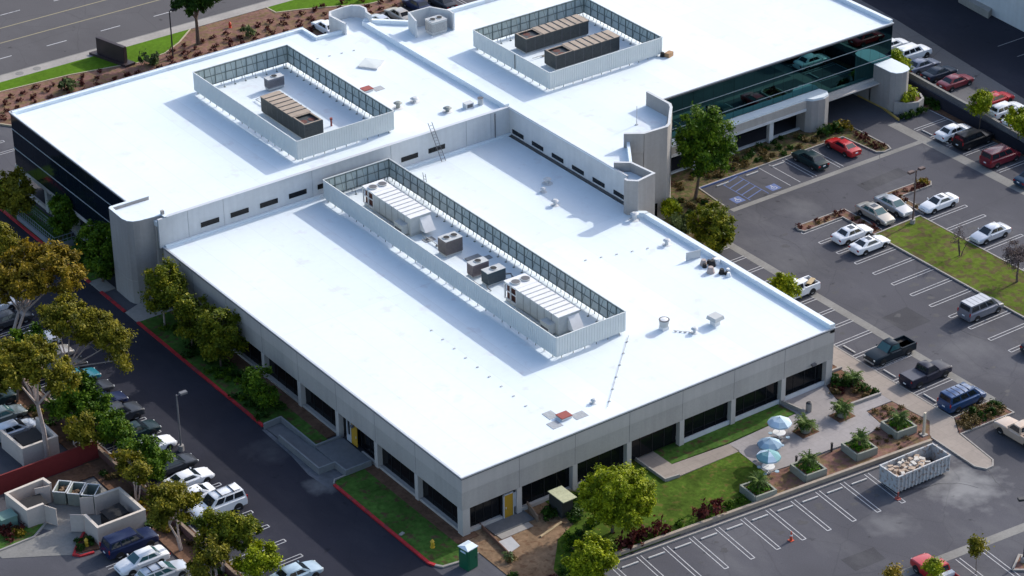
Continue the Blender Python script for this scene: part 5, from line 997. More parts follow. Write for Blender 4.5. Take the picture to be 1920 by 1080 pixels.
lamp('dark lamp post at the bottom right corner in a diamond kerb', 36.2, -31.6, 6.6, [(-.4, .2), (.4, -.2)], STEELD)
lamp('thin dark lamp post on the mulch bank beside the street monument', 29.6, 103.3, 6.3, [(.4, 0)], STEELD, base=False)
# monument sign: plain dark slabs
t = thing('monument_sign', 'dark angular monument sign on the lawn strip by the street', 'sign', (23.5, 106.9, .17)); DKB = M('monument_brown', (.035, .022, .025), rough=.5, var=.1)
part('base', MB().prism([(22.0, 110.3), (23.4, 110.3), (25.1, 104.4), (23.7, 104.2)], .1, .45), DKB, t); part('slab', MB().wall([(22.9, 109.6), (24.1, 104.9)], .5, .45, 2.5), DKB, t, bevel=.03); part('slab_face', MB().wall([(23.3, 109.4), (24.4, 105.1)], .08, .6, 2.2), M('monument_face', (.05, .035, .04), rough=.4), t)
for i, (x, y) in enumerate(((15.1, 110.5), (12.8, 110.5))): tagged(MB().cyl(x, y, .15, .165, .5, 16), 'manhole_cover', CONG, ['round utility cover in the pavement, nearer the monument', 'round utility cover in the pavement, farther from the monument'][i], 'manhole cover', (x, y, .15))
# west entry ramp and landing
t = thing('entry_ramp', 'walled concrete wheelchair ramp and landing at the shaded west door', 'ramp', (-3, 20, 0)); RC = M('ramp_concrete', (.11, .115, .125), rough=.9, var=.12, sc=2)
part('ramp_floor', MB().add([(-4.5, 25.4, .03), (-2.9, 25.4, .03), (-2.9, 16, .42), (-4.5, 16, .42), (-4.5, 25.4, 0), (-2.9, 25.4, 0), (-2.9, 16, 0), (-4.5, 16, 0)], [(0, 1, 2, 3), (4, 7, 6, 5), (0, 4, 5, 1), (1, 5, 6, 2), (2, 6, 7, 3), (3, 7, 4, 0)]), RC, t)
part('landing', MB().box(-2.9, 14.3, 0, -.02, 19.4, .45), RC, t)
part('ramp_wall', MB().wall([(-4.7, 25.5), (-2.8, 25.6), (-2.8, 19.5), (-.1, 19.5)], .16, 0, .62), M('ramp_wall', (.18, .19, .20), rough=.9, var=.1, sc=2), t); part('ramp_wall', MB().wall([(-4.65, 22.9), (-4.65, 16.0), (-2.95, 16.0), (-2.9, 14.25), (-.2, 14.25)], .16, 0, .68), MATS['ramp_wall'], t)
# far west stair with railing
t = thing('railing', 'grey metal railing around the stair well on the west lawn', 'railing', (-3.5, 72, 0)); RL = M('rail_grey', (.17, .20, .235), rough=.6, var=.1)
part('wall', MB().wall([(-4.2, 77), (-4.2, 68.2), (-1.8, 68.2)], .15, 0, .7), RL, t)
for a_, b_ in (((-2.7, 77), (-2.7, 71.0)), ((-2.7, 71.0), (-1.2, 71.0)), ((-4.2, 77), (-4.2, 68.2)), ((-4.2, 68.2), (-1.8, 68.2))):
    q = MB(); n = max(2, int(math.hypot(b_[0] - a_[0], b_[1] - a_[1]) / .45))
    for k in range(n + 1): f = k / n; q.tube([(a_[0] + (b_[0] - a_[0]) * f, a_[1] + (b_[1] - a_[1]) * f, .1), (a_[0] + (b_[0] - a_[0]) * f, a_[1] + (b_[1] - a_[1]) * f, 1.6)], .025, 4)
    for z in (1.6, 1.1, .8): q.tube([(*a_, z), (*b_, z)], .03, 4)
    part('rail', q, RL, t)
# south-west corner steps, forms and shed
t = thing('entry_steps', 'concrete landing and steps outside the yellow front door', 'steps', (4.5, -1.5, 0)); part('landing', MB().box(2.4, -1.5, 0, 6.6, .9, .14), RC, t); part('step', MB().box(2.5, -2.3, 0, 5.9, -1.52, .10), CONC, t); part('slab', MB().prism([(1.9, -2.4), (3.4, -2.4), (3.2, -4.0), (1.7, -4.4)], 0, .09), M('fresh_slab', (.42, .42, .43), rough=.8), t)
tagged(MB().wall([(2.2, 1.0), (1.6, -4.6)], .1, 0, .4), 'form_board', M('form_brown', (.14, .07, .05), rough=.9), 'brown form board along the left side of the front steps', 'board', (1.9, -2, 0))
tagged(MB().wall([(7.2, .4), (6.6, -2.0)], .12, .0, .7), 'form_board', MATS['cap_tan'], 'tan low wall on the right of the front steps', 'board', (6.9, -1, 0)); tagged(MB().tube([(5.4, -4.0, .1), (8.2, -3.3, .1)], .12, 6), 'log', WOOD, 'pale timber lying across the bare dirt', 'timber', (6.8, -3.7, .1))
t = thing('shed', 'small dark box shed with a pale lid in the shade of the front wall', 'shed', (9.2, -2.1, 0)); part('box', MB().obox(9.2, -1.9, 0, 1.9, 1.2, 1.9, .0), M('shed_dark', (.03, .035, .035), rough=.8), t); part('lid', MB().obox(9.2, -2.1, 1.92, 2.0, 1.5, 2.3, .0), M('shed_lid', (.42, .43, .28), rough=.7, var=.2, sc=3), t)
tagged(MB().tube([(11.3, .4, .3), (11.8, -1.6, .9)], .08, 5), 'plank', WOOD, 'plank leaning beside the dark shed', 'plank', (11.5, -.6, 0))
tagged(MB().wall([(19.5, .6), (19.5, -3.7), (21.0, -3.9)], .14, 0, .4), 'low_wall', CONC, 'short pale wing wall beside the main entry path', 'low wall', (19.5, -2, 0))
tagged(MB().wall([(36.4, .2), (37.0, -2.6)], .16, 0, .5), 'low_wall', CONC, 'short pale wing wall between the lawn and the plaza', 'low wall', (36.7, -1.2, 0))
tagged(MB().wall([(42.6, 1.5), (45.2, 1.4)], .2, 0, .35), 'low_wall', CONC, 'low kerb wall between the two planting beds at the right corner', 'low wall', (44, 1.4, 0)); tagged(MB().wall([(41.4, -4.15), (44.9, -4.4)], .24, 0, .4), 'low_wall', CONC, 'low kerb wall between the shrub bed and the plaza walk', 'low wall', (43, -4.2, 0))
# roll-off container
t = thing('rolloff_container', 'long white ribbed roll-off container full of pale debris in the front lot', 'container', (37.7, -16.55, 0), -0.03)
L_, W_ = 6.2, 2.35; RW = M('container_paint', (.42, .43, .44), rough=.6, var=.12, sc=2.5, big=.08, bigsc=.8, col2=(.26, .20, .17), mix=.35)
for nm, bx in (('side_wall', (-L_ / 2, -W_ / 2, .3, L_ / 2, -W_ / 2 + .06, 1.85)), ('side_wall', (-L_ / 2, W_ / 2 - .06, .3, L_ / 2, W_ / 2, 1.85)), ('end_wall', (-L_ / 2, -W_ / 2 + .06, .3, -L_ / 2 + .06, W_ / 2 - .06, 1.85)), ('end_gate', (L_ / 2 - .06, -W_ / 2 + .06, .3, L_ / 2, W_ / 2 - .06, 1.85))):
    MB().box(*bx).build(nm, RW, t, local=True)
q = MB()
for k in range(15): x = -L_ / 2 + .1 + (L_ - .2) * k / 14; q.box(x - .05, -W_ / 2 - .09, .3, x + .05, -W_ / 2 - .002, 1.83).box(x - .05, W_ / 2 + .002, .3, x + .05, W_ / 2 + .09, 1.83)
q.build('ribs', RW, t, local=True); MB().wall([(-L_ / 2, -W_ / 2), (L_ / 2, -W_ / 2), (L_ / 2, W_ / 2), (-L_ / 2, W_ / 2), (-L_ / 2, -W_ / 2)], .14, 1.85, 1.97).build('rim', RW, t, local=True)
MB().box(-L_ / 2 + .07, -W_ / 2 + .07, .3, L_ / 2 - .07, W_ / 2 - .07, .38).box(-L_ / 2, -.5, .15, L_ / 2, -.35, .3).box(-L_ / 2, .35, .15, L_ / 2, .5, .3).build('floor', STEELD, t, local=True)
for s in (-1, 1): MB().tube([(-L_ / 2 + .4, s * .9, .14), (-L_ / 2 + .4, s * 1.1, .14)], .14, 8).build('roller', STEELD, t, local=True)
rr = random.Random(3); q = MB(); q2 = MB()
for k in range(120):
    x = rr.uniform(-L_ / 2 + .3, 1.5); y = rr.uniform(-W_ / 2 + .3, W_ / 2 - .3); z = rr.uniform(1.2, 1.95) - .25 * max(0, x); (q if k % 2 else q2).obox(x, y, z - .5, z, rr.uniform(.2, .75), rr.uniform(.15, .5), rr.uniform(0, 3), taper=rr.uniform(.7, 1.1))
q.build('debris', M('debris_white', (.50, .47, .43), rough=.9, var=.2, sc=4), t, local=True); q2.build('debris', M('debris_tan', (.38, .29, .22), rough=.9, var=.2, sc=4), t, local=True)
t = thing('traffic_cone', 'red-orange traffic cone standing in the empty front bays', 'traffic cone', (22.5, -17.3, 0)); OR = M('cone_orange', (.5, .07, .03), rough=.5); part('base', MB().obox(22.5, -17.3, .012, .05, .42, .42), OR, t); part('cone', MB().cyl(22.5, -17.3, .05, .95, .15, 12, .05), OR, t, smooth=True); part('stripe', MB().cyl(22.5, -17.3, .5, .64, .112, 12, .095), WHITE, t)
t = thing('jack_stand', 'small red stand at the near corner of the roll-off container', 'stand', (34.3, -18.1, 0)); part('post', MB().tube([(34.3, -18.1, 0), (34.3, -18.1, .7)], .08, 6), REDB, t); part('foot', MB().cyl(34.3, -18.1, 0.012, .06, .3, 8), REDB, t)
# wheel stops
def stops(pts, lab, grp, cat='wheel stop'):
    p0 = None
    for x, y, a in pts:
        if p0 is None:
            o = MB().box(-.85, -.075, .012, .85, .075, .13).build('wheel_stop', M('stop_concrete', (.45, .44, .43), rough=.9, var=.1, sc=4), local=True, bevel=.02); tag(o, lab, cat, grp); p0 = o
        else: o = p0.copy(); C.objects.link(o)
        o.location = (x, y, 0); o.rotation_euler = (0, 0, a)
stops([(*F(18.6 + 2.71 * k + 1.35, -.75), a0) for k in range(-4, 6)], 'concrete wheel stop at the head of a striped front bay', 'wheel stops of the front bays')
stops([(48.3, y, HP) for y in (3.7, -2.0, -7.5)] , 'concrete wheel stop at the walk end of a bay right of the low wing', 'wheel stops beside the walk')
stops([(x, 38.1, 0) for x in (61.0, 65.2, 68.9)], 'white wheel stop at the head of the accessible bays', 'wheel stops of the accessible bays')
stops([(87.5, 34.0 - 2.62 * k, HP) for k in (0, 1)], 'wheel stop in the bays by the grey retaining wall', 'wheel stops by the retaining wall')
# plaza furniture
def umbrella(label, x, y, cols, h=2.35, r=1.12):
    t = thing('patio_umbrella', label, 'umbrella', (x, y, .12), 0, 'umbrellas over the plaza tables'); z = .12
    part('pole', MB().tube([(x, y, z), (x, y, z + h)], .03, 6), WHITE, t); part('base', MB().cyl(x, y, z, z + .1, .3, 12), GREYW, t); part('finial', MB().cyl(x, y, z + h + .02, z + h + .14, .05, 8, .01), WHITE, t)
    for k in range(8):
        a, b = 2 * math.pi * k / 8, 2 * math.pi * (k + 1) / 8; m_ = (a + b) / 2
        P = lambda q, rr, zz: (x + rr * math.cos(q), y + rr * math.sin(q), z + zz)
        q = MB().add([P(a, .02, h + .02), P(a, r * .6, h - .22), P(a, r, h - .52), P(m_, r * .95, h - .52), P(b, r, h - .52), P(b, r * .6, h - .22), P(m_, r * .97, h - .68), P(a, r * 1.01, h - .66), P(b, r * 1.01, h - .66)], [(0, 1, 5), (1, 2, 3, 4, 5), (2, 7, 6, 3), (3, 6, 8, 4)])
        part('canopy_panel', q, cols[k % len(cols)], t, recalc=False)
UB = M('canvas_blue', (.20, .29, .38), rough=.9); UW = M('canvas_white', (.45, .56, .66), rough=.9); UT = M('canvas_teal', (.15, .30, .33), rough=.9); UL = M('canvas_light', (.30, .41, .50), rough=.9)
umbrella('pale blue and white umbrella, farthest of the three on the plaza', 32.2, -4.5, [UW, UW, UL]); umbrella('plain blue umbrella, middle of the three on the plaza', 29.1, -6.7, [UB, UL, UB]); umbrella('teal and white umbrella, nearest of the three on the plaza', 27.7, -8.2, [UT, UT, UW])
for i, (x, y) in enumerate(((32.2, -4.5), (29.1, -6.7), (27.7, -8.2), (30.9, -5.2))):
    t = thing('patio_table', ['round table under the farthest umbrella', 'round table under the middle umbrella', 'round table under the nearest umbrella', 'bare round table between two of the umbrellas'][i], 'table', (x, y, .12), 0, 'round tables on the plaza')
    part('tabletop', MB().cyl(x, y, .82, .87, .6, 18), WHITE if i != 3 else STEELD, t); part('leg', MB().cyl(x, y, .12, .82, .06, 8), WHITE, t)
    for k in range(4):
        a = k * HP + .5; sx, sy = x + .85 * math.cos(a), y + .85 * math.sin(a); part('seat', MB().cyl(sx, sy, .5, .56, .2, 12), UL, t); part('seat_leg', MB().tube([(sx, sy, .5), (x, y, .2)], .025, 5), WHITE, t)
t = thing('litter_bin', 'round concrete litter bin by the plaza wing wall', 'litter bin', (37.6, -2.5, .12)); part('body', MB().cyl(37.6, -2.5, .12, 1.0, .3, 14), CONC, t, smooth=True); part('lid', MB().cyl(37.6, -2.5, 1.0, 1.12, .3, 14, .16), STEELD, t)
for i, (x, y) in enumerate(((30.7, -8.6), (34.7, -8.9))): 
    t = thing('bollard_light', ['dark bollard light between the two nearest palm planters', 'dark bollard light between the second and third palm planters'][i], 'bollard', (x, y, .1)); part('post', MB().cyl(x, y, .1, .9, .11, 10), STEELD, t); part('cap', MB().cyl(x, y, .9, .98, .13, 10), BLACK, t)
t = thing('post', 'pale square post standing in the corner bed above the roll-off container', 'post', (43.3, -11.9, 0)); part('shaft', MB().box(43.2, -12.0, 0, 43.4, -11.8, 2.5), M('post_cream', (.55, .48, .38), rough=.8), t); part('foot', MB().box(43.0, -12.2, 0, 43.6, -11.6, .2), CONC, t)

# ============================================================ PLANTS
LF = dict(
 green=leafmat('leaf_green', (.015, .045, .004), (.06, .125, .008), (.17, .25, .012)),
 bright=leafmat('leaf_bright', (.05, .085, .004), (.20, .25, .008), (.42, .45, .015)),
 olive=leafmat('leaf_olive', (.045, .055, .006), (.14, .135, .010), (.30, .25, .02)),
 gold=leafmat('leaf_gold', (.055, .05, .006), (.18, .13, .010), (.38, .26, .018)),
 dark=leafmat('leaf_dark', (.008, .026, .004), (.022, .060, .008), (.06, .12, .012)),
 rusty=leafmat('leaf_rusty', (.03, .05, .005), (.11, .14, .010), (.30, .27, .015)),
 maroon=leafmat('leaf_maroon', (.03, .006, .006), (.08, .018, .016), (.12, .03, .022)),
 sage=leafmat('leaf_sage', (.04, .06, .025), (.10, .14, .05), (.18, .22, .08)),
 brown=leafmat('leaf_brown', (.05, .035, .012), (.12, .085, .03), (.20, .15, .055)),
 twig=leafmat('leaf_twig', (.06, .045, .045), (.11, .085, .085), (.16, .12, .12)),
 palm=leafmat('leaf_palm', (.02, .045, .008), (.06, .11, .018), (.16, .21, .04)),
 cover=leafmat('leaf_cover', (.025, .08, .004), (.07, .20, .008), (.15, .32, .012)))
def crown_mesh(blobs, n, size, rn, clump=.42, flat=.0, shell=.55):
    """leaves gathered in clumps that fill the outer part of each lobe"""
    vs = []; fs = []; tot = sum(b[3] * b[3] * b[4] for b in blobs)
    for (bx, by, bz, rx, rz) in blobs:
        nl = int(n * rx * rx * rz / tot); nc = max(8, int(34 * rx * rz / (clump * clump * 14)))
        cl = []
        for _ in range(nc):
            while True:
                d = Vector((rn.gauss(0, 1), rn.gauss(0, 1), rn.gauss(0, 1)))
                if d.length > .01: break
            d.normalize(); r = shell + (1 - shell) * rn.random() ** .6; r *= rn.uniform(.82, 1.08)
            cl.append((Vector((bx + d.x * rx * r, by + d.y * rx * r, bz + d.z * rz * r)), d, clump * rn.uniform(.6, 1.25)))
        for k in range(nl):
            c, d, cr = cl[rn.randrange(nc)]
            o = Vector((rn.gauss(0, .5), rn.gauss(0, .5), rn.gauss(0, .42))) * cr; p = c + o
            nn = (d * .7 + Vector((0, 0, .45)) + Vector((rn.uniform(-1, 1), rn.uniform(-1, 1), rn.uniform(-1, 1))) * .9).normalized()
            a = nn.cross(Vector((rn.uniform(-1, 1), rn.uniform(-1, 1), rn.uniform(-1, 1)))).normalized(); b = nn.cross(a); s = size * rn.uniform(.55, 1.3)
            k0 = len(vs); vs += [p - a * s, p + b * s * .55, p + a * s, p - b * s * .55]; fs.append((k0, k0 + 1, k0 + 2, k0 + 3))
    return vs, fs
def tree(name, label, cat, x, y, blobs, leaf, n=2600, size=.17, tr=.16, bark=None, z=0, clump=.42, group=None, limbs=5, stems=1, shell=.55, seed=None):
    kx = 1.2 if group == 'tall trees of the west lot' else 1.13; blobs = [(b[0], b[1], b[2], b[3] * kx, b[4] * kx) for b in blobs]; n = int(n * kx * kx)
    rn = random.Random(seed if seed is not None else int(x * 31 + y * 17)); t = thing(name, label, cat, (x, y, z), 0, group); bark = bark or BARK
    bz = min(b[2] for b in blobs); cx = sum(b[0] for b in blobs) / len(blobs); cy = sum(b[1] for b in blobs) / len(blobs)
    mb = MB()
    for st in range(stems):
        ox, oy = (rn.uniform(-.35, .35), rn.uniform(-.35, .35)) if stems > 1 else (0, 0)
        fork = Vector((x + (cx - x) * .5 + ox * 2, y + (cy - y) * .5 + oy * 2, z + (bz - z) * .62)); mid = Vector((x + ox * .8 + (cx - x) * .15 + rn.uniform(-.15, .15), y + oy * .8 + (cy - y) * .15, z + (bz - z) * .3))
        mb.tube([(x + ox * .3, y + oy * .3, z), mid, fork], [tr, tr * .8, tr * .62], 7)
        tg = blobs if len(blobs) <= limbs else blobs[:limbs]
        for b in tg:
            e = Vector((b[0], b[1], b[2] + b[4] * .3)); m_ = fork.lerp(e, .5) + Vector((rn.uniform(-.3, .3), rn.uniform(-.3, .3), .1)); mb.tube([fork, m_, e], [tr * .55, tr * .32, tr * .12], 5)
            for k in range(4):
                d = Vector((rn.uniform(-1, 1) * b[3] * .8, rn.uniform(-1, 1) * b[3] * .8, rn.uniform(-.2, .8) * b[4])); q = m_.lerp(e, rn.random()); mb.tube([q, q + d], [tr * .18, tr * .05], 4)
    part('trunk', mb, bark, t, smooth=True)
    vs, fs = crown_mesh(blobs, int(n * 2.6), size * 1.08, rn, clump * 1.2, shell=shell); part('crown', MB().add(vs, fs), LF[leaf], t, recalc=False)
    return t
tree('tree', 'tall green tree in front of the teal glass, beside the accessible bays', 'tree', 56.3, 37.1, [(57.4, 37.6, 8.7, 1.9, 1.9), (58.6, 36.6, 7.2, 1.9, 1.8), (56.2, 37.9, 7.0, 1.8, 1.8), (57.4, 36.6, 5.6, 2.6, 1.6), (58.8, 36.4, 4.4, 1.3, 1.1), (55.8, 36.6, 4.7, 1.3, 1.2), (57.0, 38.2, 6.2, 1.7, 1.6)], 'green', 6500, .16, .22, shell=.35, clump=.5)
tree('tree', 'round olive-green bushy tree by the parapet of the low wing', 'tree', 50.8, 27.6, [(51.0, 28.0, 2.8, 2.0, 1.7), (50.8, 27.2, 2.0, 1.9, 1.4), (51.6, 27.6, 2.4, 1.5, 1.4)], 'rusty', 4600, .14, .14)
tree('small_tree', 'small yellow-green tree beside the screen tower', 'tree', 51.0, 33.9, [(50.6, 33.7, 2.3, 1.0, .8), (50.9, 34.2, 1.9, .8, .7)], 'bright', 1300, .13, .08)
tree('small_tree', 'pale shrub-like tree between the yellow-green tree and the bushy one', 'tree', 50.2, 31.8, [(50.2, 32.0, 1.5, .8, .7), (49.6, 31.4, 1.0, .8, .6)], 'sage', 1100, .13, .07)
tree('tree', 'yellow-green tree beside the white pickup', 'tree', 48.4, 13.4, [(47.8, 13.0, 3.6, .9, .8), (47.9, 12.4, 2.8, .9, .7), (48.1, 13.5, 3.0, .8, .7)], 'bright', 1500, .13, .09, shell=.4)
tree('tree', 'big round yellow-green tree on the front lawn', 'tree', 10.8, -7.2, [(11.2, -6.9, 4.3, 2.5, 1.9), (12.0, -7.6, 3.7, 2.2, 1.7), (10.2, -6.9, 3.8, 2.1, 1.7), (11.0, -7.4, 3.0, 2.6, 1.2), (11.5, -7.1, 4.9, 1.7, 1.2)], 'bright', 13000, .12, .17, clump=.36, shell=.6)
tree('tree', 'low yellow-green tree at the bottom edge beside the front bays', 'tree', 4.9, -11.8, [(4.9, -11.9, 3.0, 1.5, 1.2), (5.3, -12.6, 2.2, 1.3, 1.0), (3.8, -11.7, 2.2, 1.2, 1.0), (4.6, -13.0, 1.9, 1.1, .9)], 'bright', 4200, .13, .14)
WT = 'trees along the west wall'
tree('tree', 'tallest of the leafy trees beside the rounded stair tower', 'tree', -2.9, 47.4, [(-2.5, 48.0, 5.5, 1.5, 1.3), (-2.5, 46.9, 4.2, 1.7, 1.4), (-3.4, 47.4, 3.7, 1.4, 1.3), (-2.9, 47.8, 4.8, 1.5, 1.2)], 'rusty', 4400, .14, .12, group=WT, bark=BARKP)
tree('tree', 'middle one of the three leafy trees along the west wall', 'tree', -2.6, 42.4, [(-2.1, 42.9, 4.0, 1.5, 1.3), (-2.3, 41.8, 3.0, 1.7, 1.3), (-2.0, 42.4, 2.4, 1.3, 1.0)], 'rusty', 3400, .14, .11, group=WT)
tree('tree', 'broad leafy tree, nearest of the three along the west wall', 'tree', -2.2, 37.6, [(-1.7, 38.4, 4.4, 1.7, 1.4), (-1.8, 37.5, 3.2, 1.9, 1.4), (-2.7, 37.6, 2.6, 1.4, 1.2), (-1.4, 36.7, 2.8, 1.2, 1.0)], 'rusty', 4400, .14, .12, group=WT)
tree('small_tree', 'small green tree alone in the shaded strip above the entry ramp', 'tree', -3.0, 29.0, [(-2.9, 29.3, 2.7, 1.3, 1.1), (-2.7, 28.2, 1.9, 1.1, .9), (-3.2, 29.9, 1.7, 1.0, .8)], 'green', 2200, .14, .08)
tree('tree', 'dark leafy tree with a light top between the railing and the stair tower', 'tree', -3.4, 59.4, [(-3.0, 60.6, 5.3, 1.3, .9), (-2.7, 59.6, 4.6, 1.6, 1.2), (-3.4, 58.9, 3.2, 1.6, 1.5), (-3.3, 61.3, 3.6, 1.4, 1.3), (-3.0, 60, 2, 1.6, 1.2)], 'green', 4200, .15, .13)
tree('tree', 'small dark tree on the lawn against the dark ribbon glass', 'tree', -2.2, 70.6, [(-1.5, 71.2, 3.6, 1.2, 1.0), (-1.9, 70.3, 2.7, 1.4, 1.2), (-2.6, 70.0, 2.0, 1.2, .9)], 'green', 2400, .15, .1)
tree('tree', 'olive tree over the red kerb at the left edge', 'tree', -3.9, 77.0, [(-3.7, 77.6, 4.2, 1.4, 1.3), (-4.2, 75.9, 3.4, 1.5, 1.2), (-4.9, 77.8, 3.2, 1.6, 1.2), (-4.6, 74.8, 2.6, 1.1, .9)], 'olive', 3800, .14, .12)
OG = 'tall trees of the west lot'
tree('tall_tree', 'pale olive tree top at the left edge above the orange canopy', 'tree', -13.5, 61.5, [(-12.6, 62.6, 6.8, 1.3, 1.1), (-12.3, 61.2, 6.0, 1.0, .8)], 'olive', 2000, .15, .12, group=OG)
tree('tall_tree', 'wide orange-olive canopy over the white vehicles at the left edge', 'tree', -18.4, 50.0, [(-14.9, 50.6, 10, 2.6, 1.2), (-13.4, 48.6, 10, 2.4, 1.2), (-17.2, 50.6, 9.7, 2.1, 1.2), (-13.2, 46.8, 9.2, 1.6, 1.0), (-15.8, 49.1, 9.2, 2.8, 1.0), (-18.2, 49.4, 8.8, 1.5, .9), (-12.9, 52.0, 10.2, 1.3, .7)], 'gold', 9500, .15, .22, bark=BARKP, group=OG, limbs=7, stems=2, shell=.5)
tree('tall_tree', 'yellow-olive spreading canopy overhanging the west drive', 'tree', -18.3, 42.5, [(-15.6, 41.0, 8.6, 2.2, 1.0), (-14.2, 39.3, 7.7, 1.9, 1.0), (-13.4, 37.1, 6.6, 1.2, 1.3), (-16.2, 42.4, 8.8, 1.7, .9), (-13.9, 35.5, 5.7, .8, .8), (-13.6, 38.3, 7.4, 1.5, 1.1), (-17.4, 41.6, 8.2, 1.2, .7)], 'olive', 7000, .14, .18, bark=BARKP, group=OG, limbs=7, shell=.5)
tree('tall_tree', 'very tall tree with a long pink-grey leaning trunk beyond the red fence', 'tree', -23.2, 33.0, [(-25.5, 31.4, 12, 2.0, 1.0), (-24.0, 29.5, 11.8, 2.0, 1.0), (-26.8, 31.0, 11.5, 1.7, 1.0), (-23.7, 32.6, 12, 1.5, .8), (-23.1, 28.2, 10.6, 1.3, .9), (-25.3, 33.3, 12, 1.3, .7)], 'olive', 6500, .15, .26, bark=BARKP, group=OG, limbs=6, shell=.5)
tree('tall_tree', 'dense green tree crown at the left edge above the brown bank', 'tree', -21.0, 43.5, [(-20.3, 41.2, 7.6, 1.5, 1.2), (-20.8, 40.0, 6.8, 1.5, 1.1), (-19.6, 40.2, 6.6, 1.1, .9)], 'green', 3400, .15, .14, group=OG)
WG2 = 'trees between the west lot and the yard'
tree('tree', 'largest dense green tree on the bank beside the dark cars', 'tree', -18.8, 35.4, [(-18.5, 35.6, 4.3, 1.8, 1.3), (-18.2, 34.4, 3.6, 1.8, 1.2), (-19.5, 36.1, 3.5, 1.3, 1.2), (-19.0, 35.1, 2.5, 1.8, 1.0)], 'green', 6200, .14, .14, group=WG2)
tree('tree', 'thin yellowish tree with bare stems at the end of the red fence', 'tree', -20.6, 30.9, [(-20.7, 30.8, 4.0, 1.0, .8), (-21.1, 30.5, 3.5, 1.0, .7), (-20.4, 29.9, 3.0, .8, .6)], 'olive', 1700, .13, .08, bark=BARKP, group=WG2, stems=3)
tree('tree', 'round green tree beside the white car with the dark sunroof', 'tree', -18.2, 29.6, [(-18.1, 29.5, 3.4, 1.4, 1.1), (-18.0, 28.9, 2.6, 1.4, 1.0)], 'green', 3200, .13, .1, group=WG2)
tree('tree', 'dark green tree covering the grey hatchback', 'tree', -18.2, 23.2, [(-18.2, 23.5, 3.8, 1.5, 1.1), (-17.9, 22.4, 3.2, 1.5, 1.0), (-18.5, 22.9, 2.5, 1.6, .9), (-18.5, 24.7, 3.3, 1.2, 1.0)], 'green', 5000, .13, .11, group=WG2)
tree('tree', 'thin yellowish-olive tree left of the dark green one', 'tree', -20.2, 21.6, [(-20.6, 21.5, 4.5, 1.1, .9), (-20.4, 20.5, 3.9, .9, .8), (-19.8, 22.6, 3.8, .8, .6)], 'olive', 2200, .13, .09, bark=BARKP, group=WG2, stems=3)
tree('tree', 'olive tree with two splayed pale trunks below the white coupe', 'tree', -20.6, 12.9, [(-21.8, 12.9, 5.8, 1.4, .9), (-20.1, 12.7, 5.9, 1.3, .9), (-22.2, 12.7, 5.0, 1.1, .8), (-21.0, 12.1, 5.0, 1.3, .7), (-20.4, 14.0, 5.2, 1.2, .8)], 'olive', 4600, .13, .12, bark=BARKP, group=WG2, stems=2)
tree('tree', 'olive-green tree in front of the white suv', 'tree', -19.4, 7.9, [(-19.5, 7.9, 5, 1.2, .8), (-18.2, 7.0, 5, 1.4, .8), (-18.7, 6.9, 4.2, 1.4, .8), (-20.0, 9.0, 5, 1.0, .7), (-17.6, 6.2, 4.6, .9, .7)], 'rusty', 4600, .13, .12, bark=BARKP, group=WG2, stems=2)
tree('tree', 'scrubby brown-green tree at the bottom edge behind the brown wall', 'tree', -20.8, 6.9, [(-21.2, 6.0, 4, 1.3, .9), (-21.1, 7.2, 4.3, 1.0, .7), (-21.9, 6.4, 2.6, 1.4, .8)], 'olive', 2600, .13, .1, bark=BARKP, group=WG2, stems=3)
tree('small_tree', 'bright green low tree beside the last empty striped bay', 'tree', -17.8, 5.0, [(-17.5, 4.8, 2.6, 1.4, 1.0), (-18.2, 4.9, 2, 1.2, .8)], 'bright', 2600, .13, .09, group=WG2)
tree('tree', 'dark street tree at the top edge on the mulch bank', 'tree', 34.1, 105.1, [(33.3, 103.6, 7.6, 2.2, 1.3), (31.6, 103.9, 7.2, 1.3, 1.0), (34.8, 102.9, 7.0, 1.5, 1.0), (33.0, 103.4, 6.2, 1.8, .8)], 'dark', 4200, .17, .28)
SG2 = 'saplings on the upper lot edge'
tree('sapling', 'yellow-green sapling over the retaining wall in front of the red car', 'tree', 92.2, 30.6, [(91.8, 30.4, 4.1, 1.2, 1.1), (92.3, 30.2, 3.4, 1.1, .9)], 'bright', 2000, .13, .07, group=SG2, shell=.3); tree('sapling', 'yellow-green sapling at the right edge over the retaining wall', 'tree', 92.2, 24.8, [(92.0, 24.9, 4.1, 1.2, 1.2), (92.5, 24.4, 3.4, 1.1, .9)], 'bright', 2000, .13, .07, group=SG2, shell=.3)
tree('sapling', 'slim yellow-green sapling at the glass corner of the east block', 'tree', 92.3, 44.3, [(92.6, 44.8, 4.2, .7, .8), (92.8, 44.3, 3.3, .8, .8), (92.5, 44.1, 2.5, .7, .7)], 'bright', 1500, .13, .06, group=SG2, shell=.3)
tree('bare_tree', 'twiggy purple-brown tree on the grass island at the right edge', 'tree', 70.8, 3.4, [(70.8, 3.9, 3.4, 1.5, 1.0), (70.5, 3.2, 2.9, 1.3, .8), (71.3, 3.5, 3.0, 1.2, .8)], 'twig', 1500, .07, .14, shell=.2)
tree('bare_tree', 'slim leafless sapling on the grass island beside the pale silver sedan', 'tree', 70.0, 10.8, [(69.9, 10.9, 2.6, .55, 1.2)], 'twig', 160, .06, .05, bark=MATS['leaf_twig'], stems=4)
SG3 = 'staked saplings at the bottom right'
